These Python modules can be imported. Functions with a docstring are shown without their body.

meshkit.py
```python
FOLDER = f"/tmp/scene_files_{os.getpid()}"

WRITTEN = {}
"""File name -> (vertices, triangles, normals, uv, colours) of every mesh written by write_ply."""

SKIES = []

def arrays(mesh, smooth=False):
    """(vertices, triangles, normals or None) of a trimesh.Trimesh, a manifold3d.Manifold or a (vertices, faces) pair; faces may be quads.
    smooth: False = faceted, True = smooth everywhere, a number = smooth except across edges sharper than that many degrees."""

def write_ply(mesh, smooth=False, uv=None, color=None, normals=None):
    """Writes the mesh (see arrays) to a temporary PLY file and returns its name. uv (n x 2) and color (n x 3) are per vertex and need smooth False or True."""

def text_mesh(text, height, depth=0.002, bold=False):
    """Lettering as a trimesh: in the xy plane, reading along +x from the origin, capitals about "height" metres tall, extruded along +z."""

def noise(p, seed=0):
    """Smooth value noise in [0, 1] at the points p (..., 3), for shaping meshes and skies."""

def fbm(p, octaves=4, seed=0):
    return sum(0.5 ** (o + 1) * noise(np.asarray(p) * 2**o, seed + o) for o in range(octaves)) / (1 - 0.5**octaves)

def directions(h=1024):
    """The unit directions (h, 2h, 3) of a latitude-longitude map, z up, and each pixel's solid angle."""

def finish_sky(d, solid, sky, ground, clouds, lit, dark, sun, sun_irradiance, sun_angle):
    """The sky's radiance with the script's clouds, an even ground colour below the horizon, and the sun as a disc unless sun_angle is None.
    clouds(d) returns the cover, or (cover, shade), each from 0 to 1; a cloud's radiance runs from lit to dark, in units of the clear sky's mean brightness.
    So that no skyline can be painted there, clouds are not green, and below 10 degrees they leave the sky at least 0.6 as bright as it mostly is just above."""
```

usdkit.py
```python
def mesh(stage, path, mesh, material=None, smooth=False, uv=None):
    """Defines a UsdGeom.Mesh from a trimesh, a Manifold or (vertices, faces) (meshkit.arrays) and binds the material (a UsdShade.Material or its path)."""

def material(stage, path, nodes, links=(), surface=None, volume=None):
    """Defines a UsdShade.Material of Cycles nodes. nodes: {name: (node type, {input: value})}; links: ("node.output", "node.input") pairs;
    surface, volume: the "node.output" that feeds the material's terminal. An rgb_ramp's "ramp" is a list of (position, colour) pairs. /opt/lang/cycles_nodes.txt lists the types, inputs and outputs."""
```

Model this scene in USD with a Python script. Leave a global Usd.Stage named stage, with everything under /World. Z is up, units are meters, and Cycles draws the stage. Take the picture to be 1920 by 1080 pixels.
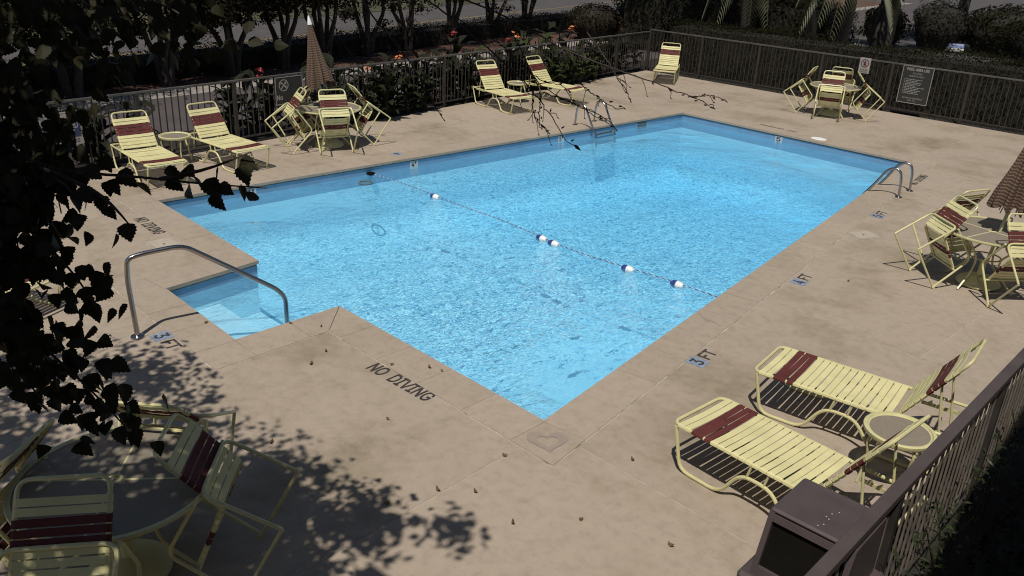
import math, random
import numpy as np
import trimesh
import shapely.geometry as sg
import shapely.ops as so
from shapely import affinity
import usdkit, meshkit
from pxr import Usd, UsdGeom, UsdLux, UsdShade, Gf, Sdf, Vt

stage = Usd.Stage.CreateInMemory()
UsdGeom.SetStageUpAxis(stage, UsdGeom.Tokens.z)
UsdGeom.SetStageMetersPerUnit(stage, 1.0)
UsdGeom.Xform.Define(stage, '/World')
stage.SetDefaultPrim(stage.GetPrimAtPath('/World'))
UsdGeom.Scope.Define(stage, '/World/Looks')

# ---------------------------------------------------------------- camera, sky, sun
CAM = np.array([3.86993, -5.28417, 3.77541])
RIGHT = np.array([0.76530395, 0.64192746, 0.04731798])
UP = np.array([-0.28630253, 0.27364397, 0.91823191])
FWD = np.array([-0.57649, 0.71627377, -0.39320627])
cam = UsdGeom.Camera.Define(stage, '/World/camera')
cam.CreateHorizontalApertureAttr(36.0)
cam.CreateVerticalApertureAttr(20.25)
cam.CreateFocalLengthAttr(36.0 * 1592.21 / 1920)
cam.CreateClippingRangeAttr(Gf.Vec2f(0.05, 1000))
cam.CreateExposureAttr(-0.20)
m = Gf.Matrix4d(1)
for i, v in enumerate((RIGHT, UP, -FWD, CAM)):
    m.SetRow(i, Gf.Vec4d(*[float(x) for x in v], 1.0 if i == 3 else 0.0))
cam.AddTransformOp().Set(m)

SUN_AZ, SUN_EL = math.radians(155.0), math.radians(63.0)
SUN = np.array([math.sin(SUN_AZ) * math.cos(SUN_EL), math.cos(SUN_AZ) * math.cos(SUN_EL), math.sin(SUN_EL)])
dome = UsdLux.DomeLight.Define(stage, '/World/sky')
sky_mat = usdkit.material(stage, '/World/Looks/sky_look', {
    's': ('sky_texture', {'sky_type': 'single_scattering', 'sun_disc': False, 'sun_elevation': SUN_EL, 'sun_rotation': SUN_AZ}),
    'b': ('background_shader', {'strength': 0.056})}, [('s.color', 'b.color')], surface='b.background')
UsdShade.MaterialBindingAPI.Apply(dome.GetPrim()).Bind(sky_mat)
sun = UsdLux.DistantLight.Define(stage, '/World/sun')
sun.CreateNormalizeAttr(True)
sun.CreateIntensityAttr(1.08)
sun.CreateAngleAttr(0.5)
sun.CreateColorAttr(Gf.Vec3f(1.0, 0.94, 0.85))
zx = np.cross([0, 0, 1.0], SUN); zx /= np.linalg.norm(zx); zy = np.cross(SUN, zx)
m = Gf.Matrix4d(1)
for i, v in enumerate((zx, zy, SUN)):
    m.SetRow(i, Gf.Vec4d(*[float(x) for x in v], 0.0))
sun.AddTransformOp().Set(m)

# ---------------------------------------------------------------- helpers
RNG = random.Random(7)
NP = np.random.RandomState(11)
used = {}


def numbered(parent, name):
    k = (parent, name)
    n = used.get(k, 0)
    used[k] = n + 1
    return name if n == 0 else f'{name}_{n:03d}'


def tag(prim, label=None, cat=None, group=None, kind=None):
    for k, v in (('label', label), ('category', cat), ('group', group), ('kind', kind)):
        if v:
            prim.SetCustomDataByKey(k, v)
    return prim


def mat4(loc=(0, 0, 0), rz=0.0, tilt=0.0, scale=1.0, roll=0.0):
    c, s = math.cos(rz), math.sin(rz)
    Z = np.array([[c, -s, 0], [s, c, 0], [0, 0, 1.0]])
    c, s = math.cos(tilt), math.sin(tilt)
    Y = np.array([[c, 0, s], [0, 1, 0], [-s, 0, c]])
    c, s = math.cos(roll), math.sin(roll)
    X = np.array([[1, 0, 0], [0, c, -s], [0, s, c]])
    M = np.eye(4); M[:3, :3] = Z @ Y @ X * scale; M[:3, 3] = loc
    return M


def set_mat(prim, M):
    x = UsdGeom.Xformable(prim)
    x.ClearXformOpOrder()
    x.AddTransformOp().Set(Gf.Matrix4d(*[float(v) for v in np.asarray(M).T.ravel()]))


def thing(name, label, cat, M=None, group=None, kind=None):
    p = UsdGeom.Xform.Define(stage, '/World/' + numbered('/World', name)).GetPrim()
    if M is not None:
        set_mat(p, M)
    return tag(p, label, cat, group, kind)


def obj(name, mesh, material, parent=None, smooth=False, **kw):
    base = str(parent.GetPath()) if parent is not None else '/World'
    p = usdkit.mesh(stage, base + '/' + numbered(base, name), mesh, material, smooth=smooth).GetPrim()
    return tag(p, **kw)


def copy(root, label, M, group=None):
    was = root.GetCustomData()
    p = UsdGeom.Xform.Define(stage, '/World/' + numbered('/World', root.GetName().rstrip('0123456789').rstrip('_'))).GetPrim()
    p.GetReferences().AddInternalReference(root.GetPath())
    p.SetInstanceable(True)
    set_mat(p, M)
    return tag(p, label, was['category'], group or was.get('group'))


def cat(*ms):
    ms = [x for x in ms if x is not None]
    vs, fs, n = [], [], 0
    for x in ms:
        v, f = (np.asarray(x.vertices), np.asarray(x.faces)) if hasattr(x, 'vertices') else x
        vs.append(v); fs.append(np.asarray(f) + n); n += len(v)
    return np.vstack(vs), np.vstack(fs)


def box(x0, x1, y0, y1, z0, z1, ch=0.0):
    if ch:
        t = trimesh.convex.convex_hull(np.array([(x, y, z) for sx in (0, 1) for sy in (0, 1) for sz in (0, 1) for x, y, z in (
            ((x0, x1)[sx], (y0 + ch, y1 - ch)[sy], (z0 + ch, z1 - ch)[sz]), ((x0 + ch, x1 - ch)[sx], (y0, y1)[sy], (z0 + ch, z1 - ch)[sz]), ((x0 + ch, x1 - ch)[sx], (y0 + ch, y1 - ch)[sy], (z0, z1)[sz]))]))
        return np.array(t.vertices), np.array(t.faces)
    v = np.array([(x, y, z) for x in (x0, x1) for y in (y0, y1) for z in (z0, z1)], float)
    f = np.array([(0, 1, 3), (0, 3, 2), (4, 6, 7), (4, 7, 5), (0, 4, 5), (0, 5, 1), (2, 3, 7), (2, 7, 6), (0, 2, 6), (0, 6, 4), (1, 5, 7), (1, 7, 3)])
    return v, f


def xf(M, mesh):
    v, f = mesh
    return v @ np.asarray(M)[:3, :3].T + np.asarray(M)[:3, 3], f


def fillet(pts, r, n=4, closed=False):
    pts = [np.asarray(p, float) for p in pts]
    out = []
    N = len(pts)
    for i, p in enumerate(pts):
        if not closed and i in (0, N - 1):
            out.append(p); continue
        a, b = pts[i - 1] - p, pts[(i + 1) % N] - p
        la, lb = np.linalg.norm(a), np.linalg.norm(b)
        d = min(r, la * .49, lb * .49)
        A, B = p + a / la * d, p + b / lb * d
        for t in np.linspace(0, 1, n + 1):
            out.append((1 - t) ** 2 * A + 2 * t * (1 - t) * p + t * t * B)
    return np.array(out)


def sweep(path, r, n=8, closed=False):
    path = np.asarray(path, float)
    N = len(path)
    rr = np.broadcast_to(np.asarray(r, float), (N,))
    if closed:
        T = np.roll(path, -1, 0) - np.roll(path, 1, 0)
    else:
        T = np.gradient(path, axis=0)
    T /= np.maximum(np.linalg.norm(T, axis=1, keepdims=True), 1e-12)
    u = np.cross(T[0], [0.31, 0.17, 0.93]);
    if np.linalg.norm(u) < .1: u = np.cross(T[0], [1, 0, 0])
    u /= np.linalg.norm(u)
    ang = np.linspace(0, 2 * np.pi, n, endpoint=False)
    V = []
    for i in range(N):
        u = u - T[i] * (u @ T[i]); u /= np.linalg.norm(u)
        w = np.cross(T[i], u)
        V.append(path[i] + rr[i] * (np.cos(ang)[:, None] * u + np.sin(ang)[:, None] * w))
    V = np.vstack(V)
    F = []
    for i in range(N if closed else N - 1):
        a, b = i * n, ((i + 1) % N) * n
        for k in range(n):
            k2 = (k + 1) % n
            F += [(a + k, a + k2, b + k2), (a + k, b + k2, b + k)]
    if not closed:
        c0, c1 = len(V), len(V) + 1
        V = np.vstack([V, path[:1], path[-1:]])
        for k in range(n):
            k2 = (k + 1) % n
            F += [(c0, k2, k), (c1, (N - 1) * n + k, (N - 1) * n + k2)]
    return V, np.array(F)


def tube(pts, r=.0125, fr=.05, n=8, closed=False, fn=4):
    return sweep(fillet(pts, fr, fn, closed), r, n, closed)


def lathe(prof, n=32):
    prof = np.asarray(prof, float)
    a = np.linspace(0, 2 * np.pi, n, endpoint=False)
    V = np.vstack([np.stack([r * np.cos(a), r * np.sin(a), np.full(n, z)], 1) for r, z in prof])
    F = []
    for i in range(len(prof) - 1):
        for k in range(n):
            k2 = (k + 1) % n
            A, B = i * n, (i + 1) * n
            F += [(A + k, A + k2, B + k2), (A + k, B + k2, B + k)]
    return V, np.array(F)


def ring_path(r, z, n=40):
    a = np.linspace(0, 2 * np.pi, n, endpoint=False)
    return np.stack([r * np.cos(a), r * np.sin(a), np.full(n, z)], 1)


def extrude(poly, z0, z1):
    ms = [trimesh.creation.extrude_polygon(g, z1 - z0, engine='earcut') for g in getattr(poly, 'geoms', [poly]) if g.area > 1e-6]
    v, f = cat(*ms)
    return v + [0, 0, z0], f


def sheet(poly, z):
    vs, fs, n = [], [], 0
    for g in getattr(poly, 'geoms', [poly]):
        v, f = trimesh.creation.triangulate_polygon(g, engine='earcut')
        v = np.c_[v, np.full(len(v), z)]
        e1, e2 = v[f[:, 1]] - v[f[:, 0]], v[f[:, 2]] - v[f[:, 0]]
        flip = np.cross(e1, e2)[:, 2] < 0
        f = np.array(f); f[flip] = f[flip][:, ::-1]
        vs.append(v); fs.append(f + n); n += len(v)
    return np.vstack(vs), np.vstack(fs)


def chamfer_slab(poly, z0, z1, c):
    """A slab with its upper rim chamfered by c."""
    poly = sg.polygon.orient(poly)
    top = poly.buffer(-c, join_style=2, mitre_limit=3)
    if top.geom_type != 'Polygon' or len(top.exterior.coords) != len(poly.exterior.coords) or len(poly.interiors):
        return extrude(poly, z0, z1)
    a = np.array(poly.exterior.coords)[:-1]
    b = np.array(sg.polygon.orient(top).exterior.coords)[:-1]
    k = np.argmin(((b[:, None] - a[0]) ** 2).sum(-1)[:, 0]); b = np.roll(b, -k, 0)
    n = len(a)
    v, f = sheet(sg.Polygon(b), z1)
    if len(v) != n:
        return extrude(poly, z0, z1)
    idx = [int(np.argmin(((v[:, :2] - q) ** 2).sum(1))) for q in b]
    V = np.vstack([v, np.c_[a, np.full(n, z1 - c)], np.c_[a, np.full(n, z0)]])
    F = list(f)
    for i in range(n):
        j = (i + 1) % n
        A, B, C, D = n + i, n + j, idx[j], idx[i]
        F += [(A, B, C), (A, C, D), (2 * n + i, 2 * n + j, n + j), (2 * n + i, n + j, n + i)]
    return V, np.array(F)


# ---------------------------------------------------------------- materials
def M_(name, nodes, links, surface='p.BSDF', volume=None):
    return usdkit.material(stage, '/World/Looks/' + name, nodes, links, surface=surface, volume=volume)


def paint(name, col, rough=.45, var=.12, scale=9, metallic=0.0, bump=0.0, spec=.5):
    c = np.array(col)
    nodes = {'g': ('geometry', {}), 'n': ('noise_texture', {'scale': scale, 'detail': 4}),
             'r': ('rgb_ramp', {'ramp': [(.3, tuple(c * (1 - var))), (.7, tuple(np.minimum(c * (1 + var), 1)))]}),
             'p': ('principled_bsdf', {'roughness': rough, 'metallic': metallic, 'specular_ior_level': spec})}
    links = [('g.position', 'n.vector'), ('n.fac', 'r.fac'), ('r.color', 'p.base_color')]
    if bump:
        nodes['n2'] = ('noise_texture', {'scale': scale * 8, 'detail': 3})
        nodes['b'] = ('bump', {'strength': bump, 'distance': .01})
        links += [('g.position', 'n2.vector'), ('n2.fac', 'b.height'), ('b.normal', 'p.normal')]
    return M_(name, nodes, links)


def concrete(name, col, seed, stain=.9):
    c = np.array(col)
    o = (seed * 3.7, seed * 1.3, 0)
    return M_(name, {
        'g': ('geometry', {}), 'm': ('mapping', {'location': o}),
        'n1': ('noise_texture', {'scale': .62, 'detail': 7, 'roughness': .66}),
        'n2': ('noise_texture', {'scale': 2.2, 'detail': 8, 'roughness': .74}),
        'n3': ('noise_texture', {'scale': 140, 'detail': 2}),
        'n4': ('noise_texture', {'scale': 38, 'detail': 3}),
        'r1': ('rgb_ramp', {'ramp': [(.31, tuple(c * [.58, .58, .53])), (.40, tuple(c * [.78, .78, .73])), (.50, tuple(c * [.97, .97, .96])), (.60, tuple(c)), (.75, tuple(c * 1.06))]}),
        'r2': ('rgb_ramp', {'ramp': [(.22, (.70, .68, .64)), (.40, (.97, .97, .96)), (.72, (1.0, 1.0, 1.0)), (.82, (1.05, 1.05, 1.04))]}),
        'r3': ('rgb_ramp', {'ramp': [(.29, (.45, .43, .40)), (.37, (1, 1, 1))]}),
        'x0': ('mix_color', {'fac': stain}), 'x1': ('mix_color', {'blend_type': 'multiply', 'fac': .9}), 'x2': ('mix_color', {'blend_type': 'multiply', 'fac': .85}), 'plain': ('color', {'value': tuple(c)}), 'n5': ('noise_texture', {'scale': 9, 'detail': 6, 'roughness': .75}), 'r5': ('rgb_ramp', {'ramp': [(.25, (.80, .79, .77)), (.5, (1, 1, 1)), (.75, (1.10, 1.09, 1.07))]}), 'x3': ('mix_color', {'blend_type': 'multiply', 'fac': 1.0, 'use_clamp_result': False}),
        'b': ('bump', {'strength': .35, 'distance': .004}),
        'p': ('principled_bsdf', {'roughness': .85, 'specular_ior_level': .25})},
        [('g.position', 'm.vector')] + [('m.vector', f'n{i}.vector') for i in (1, 2, 3, 4)] +
        [('n1.fac', 'r1.fac'), ('n2.fac', 'r2.fac'), ('n3.fac', 'r3.fac'), ('plain.color', 'x0.a'), ('r1.color', 'x0.b'), ('x0.result', 'x1.a'), ('m.vector', 'n5.vector'), ('n5.fac', 'r5.fac'), ('r2.color', 'x1.b'), ('x1.result', 'x2.a'), ('r3.color', 'x2.b'),
         ('x2.result', 'x3.a'), ('r5.color', 'x3.b'), ('x3.result', 'p.base_color'), ('n4.fac', 'b.height'), ('b.normal', 'p.normal')])


DECK = (.368, .304, .242)
m_deck = [concrete(f'deck_concrete_{k}', np.array(DECK) * s, k) for k, s in enumerate((1.0, .97, 1.03, .985))]
m_coping = [concrete(f'coping_concrete_{k}', np.array((.364, .300, .238)) * s, 20 + k, .3) for k, s in enumerate((1.0, .97, 1.03, .985))]
m_joint = paint('joint_filler', (.42, .365, .305), .9, .22, 14)
m_caulk = M_('caulk', {'g': ('geometry', {}), 'n': ('noise_texture', {'scale': 5.5, 'detail': 5, 'roughness': .7}),
                       'r': ('rgb_ramp', {'ramp': [(.36, (.16, .13, .105)), (.44, (.36, .31, .26)), (.56, (.44, .39, .33)), (.66, (.66, .62, .55))]}), 'p': ('principled_bsdf', {'roughness': .9})},
             [('g.position', 'n.vector'), ('n.fac', 'r.fac'), ('r.color', 'p.base_color')])
m_soil = paint('soil', (.020, .016, .012), .95, .4, 3, bump=.6)
m_mulch = paint('mulch', (.09, .045, .03), .95, .4, 12, bump=.8)
m_asphalt = paint('asphalt', (.070, .062, .061), .9, .18, 1.3, bump=.3)
m_drive = paint('driveway_asphalt', (.07, .058, .06), .9, .18, 1.3, bump=.3)
m_walk = paint('sidewalk_concrete', (.26, .23, .21), .9, .15, 2)
m_yline = paint('road_yellow', (.22, .16, .045), .8, .3, 8)
m_grass = paint('lawn', (.050, .048, .020), .95, .4, 2, bump=.8)
m_cream = paint('cream_enamel', (.58, .54, .285), .32, .06, 14)
m_strap = paint('cream_vinyl', (.62, .575, .305), .6, .09, 5, spec=.2)
m_maroon = paint('maroon_vinyl', (.105, .031, .029), .65, .18, 5, spec=.12)
m_frame_green = paint('weathered_enamel', (.55, .52, .28), .4, .14, 10)
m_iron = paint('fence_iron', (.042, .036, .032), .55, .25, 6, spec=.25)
m_ironlit = paint('sunlit_iron_tone', (.15, .125, .105), .6, .3, 6)  # lighter copy of the iron; sunlight on the near balusters is in its colour
m_farrail = paint('far_fence_rail', (.085, .075, .068), .45, .25, 5)  # lighter than the iron to paint in the bright rail highlight
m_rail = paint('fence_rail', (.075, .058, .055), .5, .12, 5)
m_binbrown = paint('bin_brown', (.072, .054, .054), .55, .14, 6, bump=.1)
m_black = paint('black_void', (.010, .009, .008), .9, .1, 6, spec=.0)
m_steel = M_('stainless', {'g': ('geometry', {}), 'n': ('noise_texture', {'scale': 6, 'detail': 4}), 'r': ('map_range', {'to_min': .12, 'to_max': .34}),
                           'p': ('principled_bsdf', {'base_color': (.42, .40, .39), 'metallic': 1.0})},
             [('g.position', 'n.vector'), ('n.fac', 'r.value'), ('r.result', 'p.roughness')])
m_stencil = M_('stencil_black', {'g': ('geometry', {}), 'n': ('noise_texture', {'scale': 40, 'detail': 4}),
                                 'r': ('rgb_ramp', {'ramp': [(.35, (.03, .027, .025)), (.62, (.045, .04, .036)), (.8, (.13, .11, .09))]}), 'p': ('principled_bsdf', {'roughness': .8})},
               [('g.position', 'n.vector'), ('n.fac', 'r.fac'), ('r.color', 'p.base_color')])
m_bluetile = paint('marker_blue', (.22, .27, .36), .5, .25, 30)
m_whitetile = paint('marker_white', (.46, .47, .47), .4, .08, 20)
m_glasstop = M_('frosted_glass', {'t': ('transparent_bsdf', {'color': (.66, .63, .58)}), 'd': ('principled_bsdf', {'base_color': (.31, .27, .215), 'roughness': .55, 'specular_ior_level': .3}), 'x': ('mix_closure', {'fac': .70})},
                [('t.BSDF', 'x.closure1'), ('d.BSDF', 'x.closure2')], 'x.closure')
m_lead = paint('lid_plastic', (.42, .36, .29), .6, .08, 12)
m_white = paint('white_plastic', (.78, .78, .76), .4, .04, 12)
m_navy = paint('float_blue', (.03, .055, .22), .4, .1, 14)
m_signdark = paint('sign_dark', (.028, .028, .026), .5, .1, 6)
m_signblue = paint('sign_blue', (.035, .045, .11), .5, .1, 6)
m_signpale = paint('sign_pale', (.36, .33, .31), .5, .1, 9)
m_signtext = paint('sign_text', (.34, .33, .31), .6, .15, 40)
m_bark = paint('bark', (.048, .038, .030), .9, .35, 14, bump=.6)
m_twig = paint('twig_bark', (.050, .032, .026), .8, .25, 30)
m_red = paint('sign_red', (.25, .03, .025), .5, .1, 8)
m_dryleaf = paint('dry_leaf', (.13, .075, .04), .8, .3, 60)
m_stain = paint('damp_stain', (.288, .235, .198), .8, .06, 20)
m_carpaint = paint('dark_car_paint', (.02, .02, .022), .25, .05, 4)
m_carblue = paint('blue_car_paint', (.30, .36, .60), .3, .05, 4)
m_carglass = paint('car_glass', (.02, .022, .025), .1, .05, 4)
m_tyre = paint('tyre', (.012, .012, .012), .8, .1, 6)
m_stucco = paint('stucco', (.42, .36, .29), .9, .08, 6, bump=.2)
m_roof = paint('roof_shingle', (.06, .05, .045), .9, .3, 9, bump=.4)
m_petalo = paint('petal_orange', (.58, .18, .06), .6, .3, 30)
m_petalr = paint('petal_red', (.26, .03, .028), .6, .3, 30)


def leafmat(name, col, trans=.25, rough=.5, spec=.35):
    c = np.array(col)
    return M_(name, {'g': ('geometry', {}), 'r': ('rgb_ramp', {'ramp': [(0, tuple(c * .55)), (.5, tuple(c)), (1, tuple(c * 1.5))]}),
                     'p': ('principled_bsdf', {'roughness': rough, 'specular_ior_level': spec}), 't': ('translucent_bsdf', {}), 'x': ('mix_closure', {'fac': trans})},
              [('g.random_per_island', 'r.fac'), ('r.color', 'p.base_color'), ('r.color', 't.color'), ('p.BSDF', 'x.closure1'), ('t.BSDF', 'x.closure2')], 'x.closure')


m_leaf = leafmat('tree_leaf', (.052, .050, .026), .18, .6, .12)
m_leaf2 = leafmat('myrtle_leaf', (.036, .034, .019), .10, .65, .08)
m_hedge = leafmat('hedge_leaf', (.027, .028, .012), .10, .65, .06)
m_canna = leafmat('canna_leaf', (.036, .041, .020), .15, .5, .2)
m_low = leafmat('road_hedge_leaf', (.026, .024, .016), .1, .6, .05)
m_cannab = leafmat('bright_leaf', (.075, .10, .03), .25, .45)
m_palm = leafmat('palm_leaf', (.22, .225, .135), .2, .5)
m_dry = leafmat('dry_grass_leaf', (.045, .036, .022), .1, .6, .1)
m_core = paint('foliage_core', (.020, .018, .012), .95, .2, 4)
m_sprig = leafmat('sprig_leaf', (.06, .085, .03), .3)

# patio umbrella cloth: brown and cream zigzag bands
m_cloth = M_('zigzag_cloth', {
    'tc': ('texture_coordinate', {}), 's': ('separate_xyz', {}),
    'at': ('math', {'math_type': 'arctan2'}), 'am': ('math', {'math_type': 'multiply', 'value2': 3.5}), 'pp': ('math', {'math_type': 'pingpong', 'value2': .5}),
    'az': ('math', {'math_type': 'multiply', 'value2': .030}), 'zz': ('math', {'math_type': 'add'}), 'fz': ('math', {'math_type': 'multiply', 'value2': 26.0}),
    'fr': ('math', {'math_type': 'fraction'}), 'r': ('rgb_ramp', {'ramp': [(.0, (.068, .040, .029)), (.50, (.085, .052, .037)), (.62, (.185, .130, .092)), (.86, (.20, .145, .10)), (1, (.068, .04, .029))]}),
    'p': ('principled_bsdf', {'roughness': .85, 'specular_ior_level': .2})},
    [('tc.object', 's.vector'), ('s.y', 'at.value1'), ('s.x', 'at.value2'), ('at.value', 'am.value1'), ('am.value', 'pp.value1'), ('pp.value', 'az.value1'),
     ('s.z', 'zz.value1'), ('az.value', 'zz.value2'), ('zz.value', 'fz.value1'), ('fz.value', 'fr.value1'), ('fr.value', 'r.fac'), ('r.color', 'p.base_color')])

# pool plaster and water
m_plaster = M_('pool_plaster', {'g': ('geometry', {}), 'n': ('noise_texture', {'scale': 1.2, 'detail': 5}),
                                'r': ('rgb_ramp', {'ramp': [(.3, (.66, .86, .93)), (.7, (.72, .90, .95))]}), 'p': ('principled_bsdf', {'roughness': .8, 'specular_ior_level': .2})},
               [('g.position', 'n.vector'), ('n.fac', 'r.fac'), ('r.color', 'p.base_color')])
m_tileband = paint('pool_wall_paint', (.15, .28, .42), .5, .08, 5)
m_lip = paint('coping_lip', (.10, .135, .14), .7, .15, 9)
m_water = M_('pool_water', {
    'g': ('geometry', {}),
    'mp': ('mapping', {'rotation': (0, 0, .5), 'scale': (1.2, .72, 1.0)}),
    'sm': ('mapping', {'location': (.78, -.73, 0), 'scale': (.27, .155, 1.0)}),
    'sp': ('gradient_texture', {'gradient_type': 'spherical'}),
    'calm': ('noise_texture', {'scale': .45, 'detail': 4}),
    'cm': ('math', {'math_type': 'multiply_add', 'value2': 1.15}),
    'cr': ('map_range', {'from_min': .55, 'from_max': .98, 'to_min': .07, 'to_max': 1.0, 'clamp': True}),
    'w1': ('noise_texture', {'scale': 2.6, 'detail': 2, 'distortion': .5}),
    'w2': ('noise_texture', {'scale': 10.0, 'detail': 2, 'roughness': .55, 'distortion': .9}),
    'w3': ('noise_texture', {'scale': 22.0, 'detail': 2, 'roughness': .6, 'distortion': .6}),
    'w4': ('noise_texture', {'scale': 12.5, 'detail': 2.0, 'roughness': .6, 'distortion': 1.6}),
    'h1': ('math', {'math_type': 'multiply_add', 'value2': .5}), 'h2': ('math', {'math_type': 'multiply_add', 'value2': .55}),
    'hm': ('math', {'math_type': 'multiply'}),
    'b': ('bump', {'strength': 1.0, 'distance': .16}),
    'r': ('rgb_ramp', {'ramp': [(.27, (.16, .34, .46)), (.36, (.42, .64, .76)), (.43, (.70, .85, .93)), (.475, (1.05, 1.05, 1.04)), (.505, (1.75, 1.6, 1.45)), (.535, (1.15, 1.12, 1.08)), (.59, (.74, .88, .95)), (.66, (.52, .73, .84)), (.75, (.14, .34, .46))]}),  # pale peaks paint focused sunlight and sparkle into the transmitted colour
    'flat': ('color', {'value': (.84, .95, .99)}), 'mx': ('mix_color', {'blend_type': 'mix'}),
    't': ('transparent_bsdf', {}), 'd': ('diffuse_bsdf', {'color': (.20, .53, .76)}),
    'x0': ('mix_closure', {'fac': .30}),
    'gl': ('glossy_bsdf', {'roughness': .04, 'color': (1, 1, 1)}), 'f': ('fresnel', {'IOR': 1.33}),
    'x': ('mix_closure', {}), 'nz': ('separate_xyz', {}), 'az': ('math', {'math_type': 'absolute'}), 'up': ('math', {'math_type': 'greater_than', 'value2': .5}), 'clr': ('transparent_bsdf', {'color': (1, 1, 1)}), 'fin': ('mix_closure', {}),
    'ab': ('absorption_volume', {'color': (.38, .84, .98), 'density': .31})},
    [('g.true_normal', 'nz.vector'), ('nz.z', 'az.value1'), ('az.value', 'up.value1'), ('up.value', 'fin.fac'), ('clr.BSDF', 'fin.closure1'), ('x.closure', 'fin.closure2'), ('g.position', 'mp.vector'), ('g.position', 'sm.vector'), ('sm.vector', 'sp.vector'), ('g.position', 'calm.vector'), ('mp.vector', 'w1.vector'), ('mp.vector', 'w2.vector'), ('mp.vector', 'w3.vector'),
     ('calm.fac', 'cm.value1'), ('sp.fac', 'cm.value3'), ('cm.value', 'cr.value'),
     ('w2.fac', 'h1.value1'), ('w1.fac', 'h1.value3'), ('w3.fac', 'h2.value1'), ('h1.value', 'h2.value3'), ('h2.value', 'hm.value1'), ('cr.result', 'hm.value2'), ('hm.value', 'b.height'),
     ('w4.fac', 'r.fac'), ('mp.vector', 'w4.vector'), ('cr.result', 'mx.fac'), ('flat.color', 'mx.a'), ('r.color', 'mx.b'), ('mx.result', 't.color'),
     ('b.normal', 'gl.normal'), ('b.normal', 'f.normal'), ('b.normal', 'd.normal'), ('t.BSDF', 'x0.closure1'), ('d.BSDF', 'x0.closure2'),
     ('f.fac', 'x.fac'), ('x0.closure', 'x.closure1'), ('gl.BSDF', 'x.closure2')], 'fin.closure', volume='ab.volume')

# ---------------------------------------------------------------- ground, deck, pool
POOL = dict(A=(.34, -.38), B=(-.33, 11.75), C=(-5.51, 12.27), D=(-7.12, .35), E=(-4.28, .03), F=(-4.26, -1.15), G=(-2.68, -1.32), H=(-2.6, -.12))
PV = [np.array(POOL[k]) for k in 'ABCDEFGH']
pool = sg.Polygon(PV)
cop_out = pool.buffer(.40, join_style=2)
LF = lambda y: -9.53 + .024 * (17.2 - y)          # left fence line
RF = lambda x: 17.22 - .062 * (x + 9.53)          # far fence line
NF = lambda y: 3.02 + .0713 * (y + 2.5)           # near fence line
deck = sg.Polygon([(LF(-9) + .12, -9), (2.55, -9), (NF(-9) - .30, -9), (NF(16.3) - .30, 16.33), (LF(17) + .12, 17.0)])

ground_poly = sg.box(-250, -120, 250, 400).difference(deck)
obj('ground', sheet(ground_poly, -.05), m_soil, kind='structure')

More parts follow.
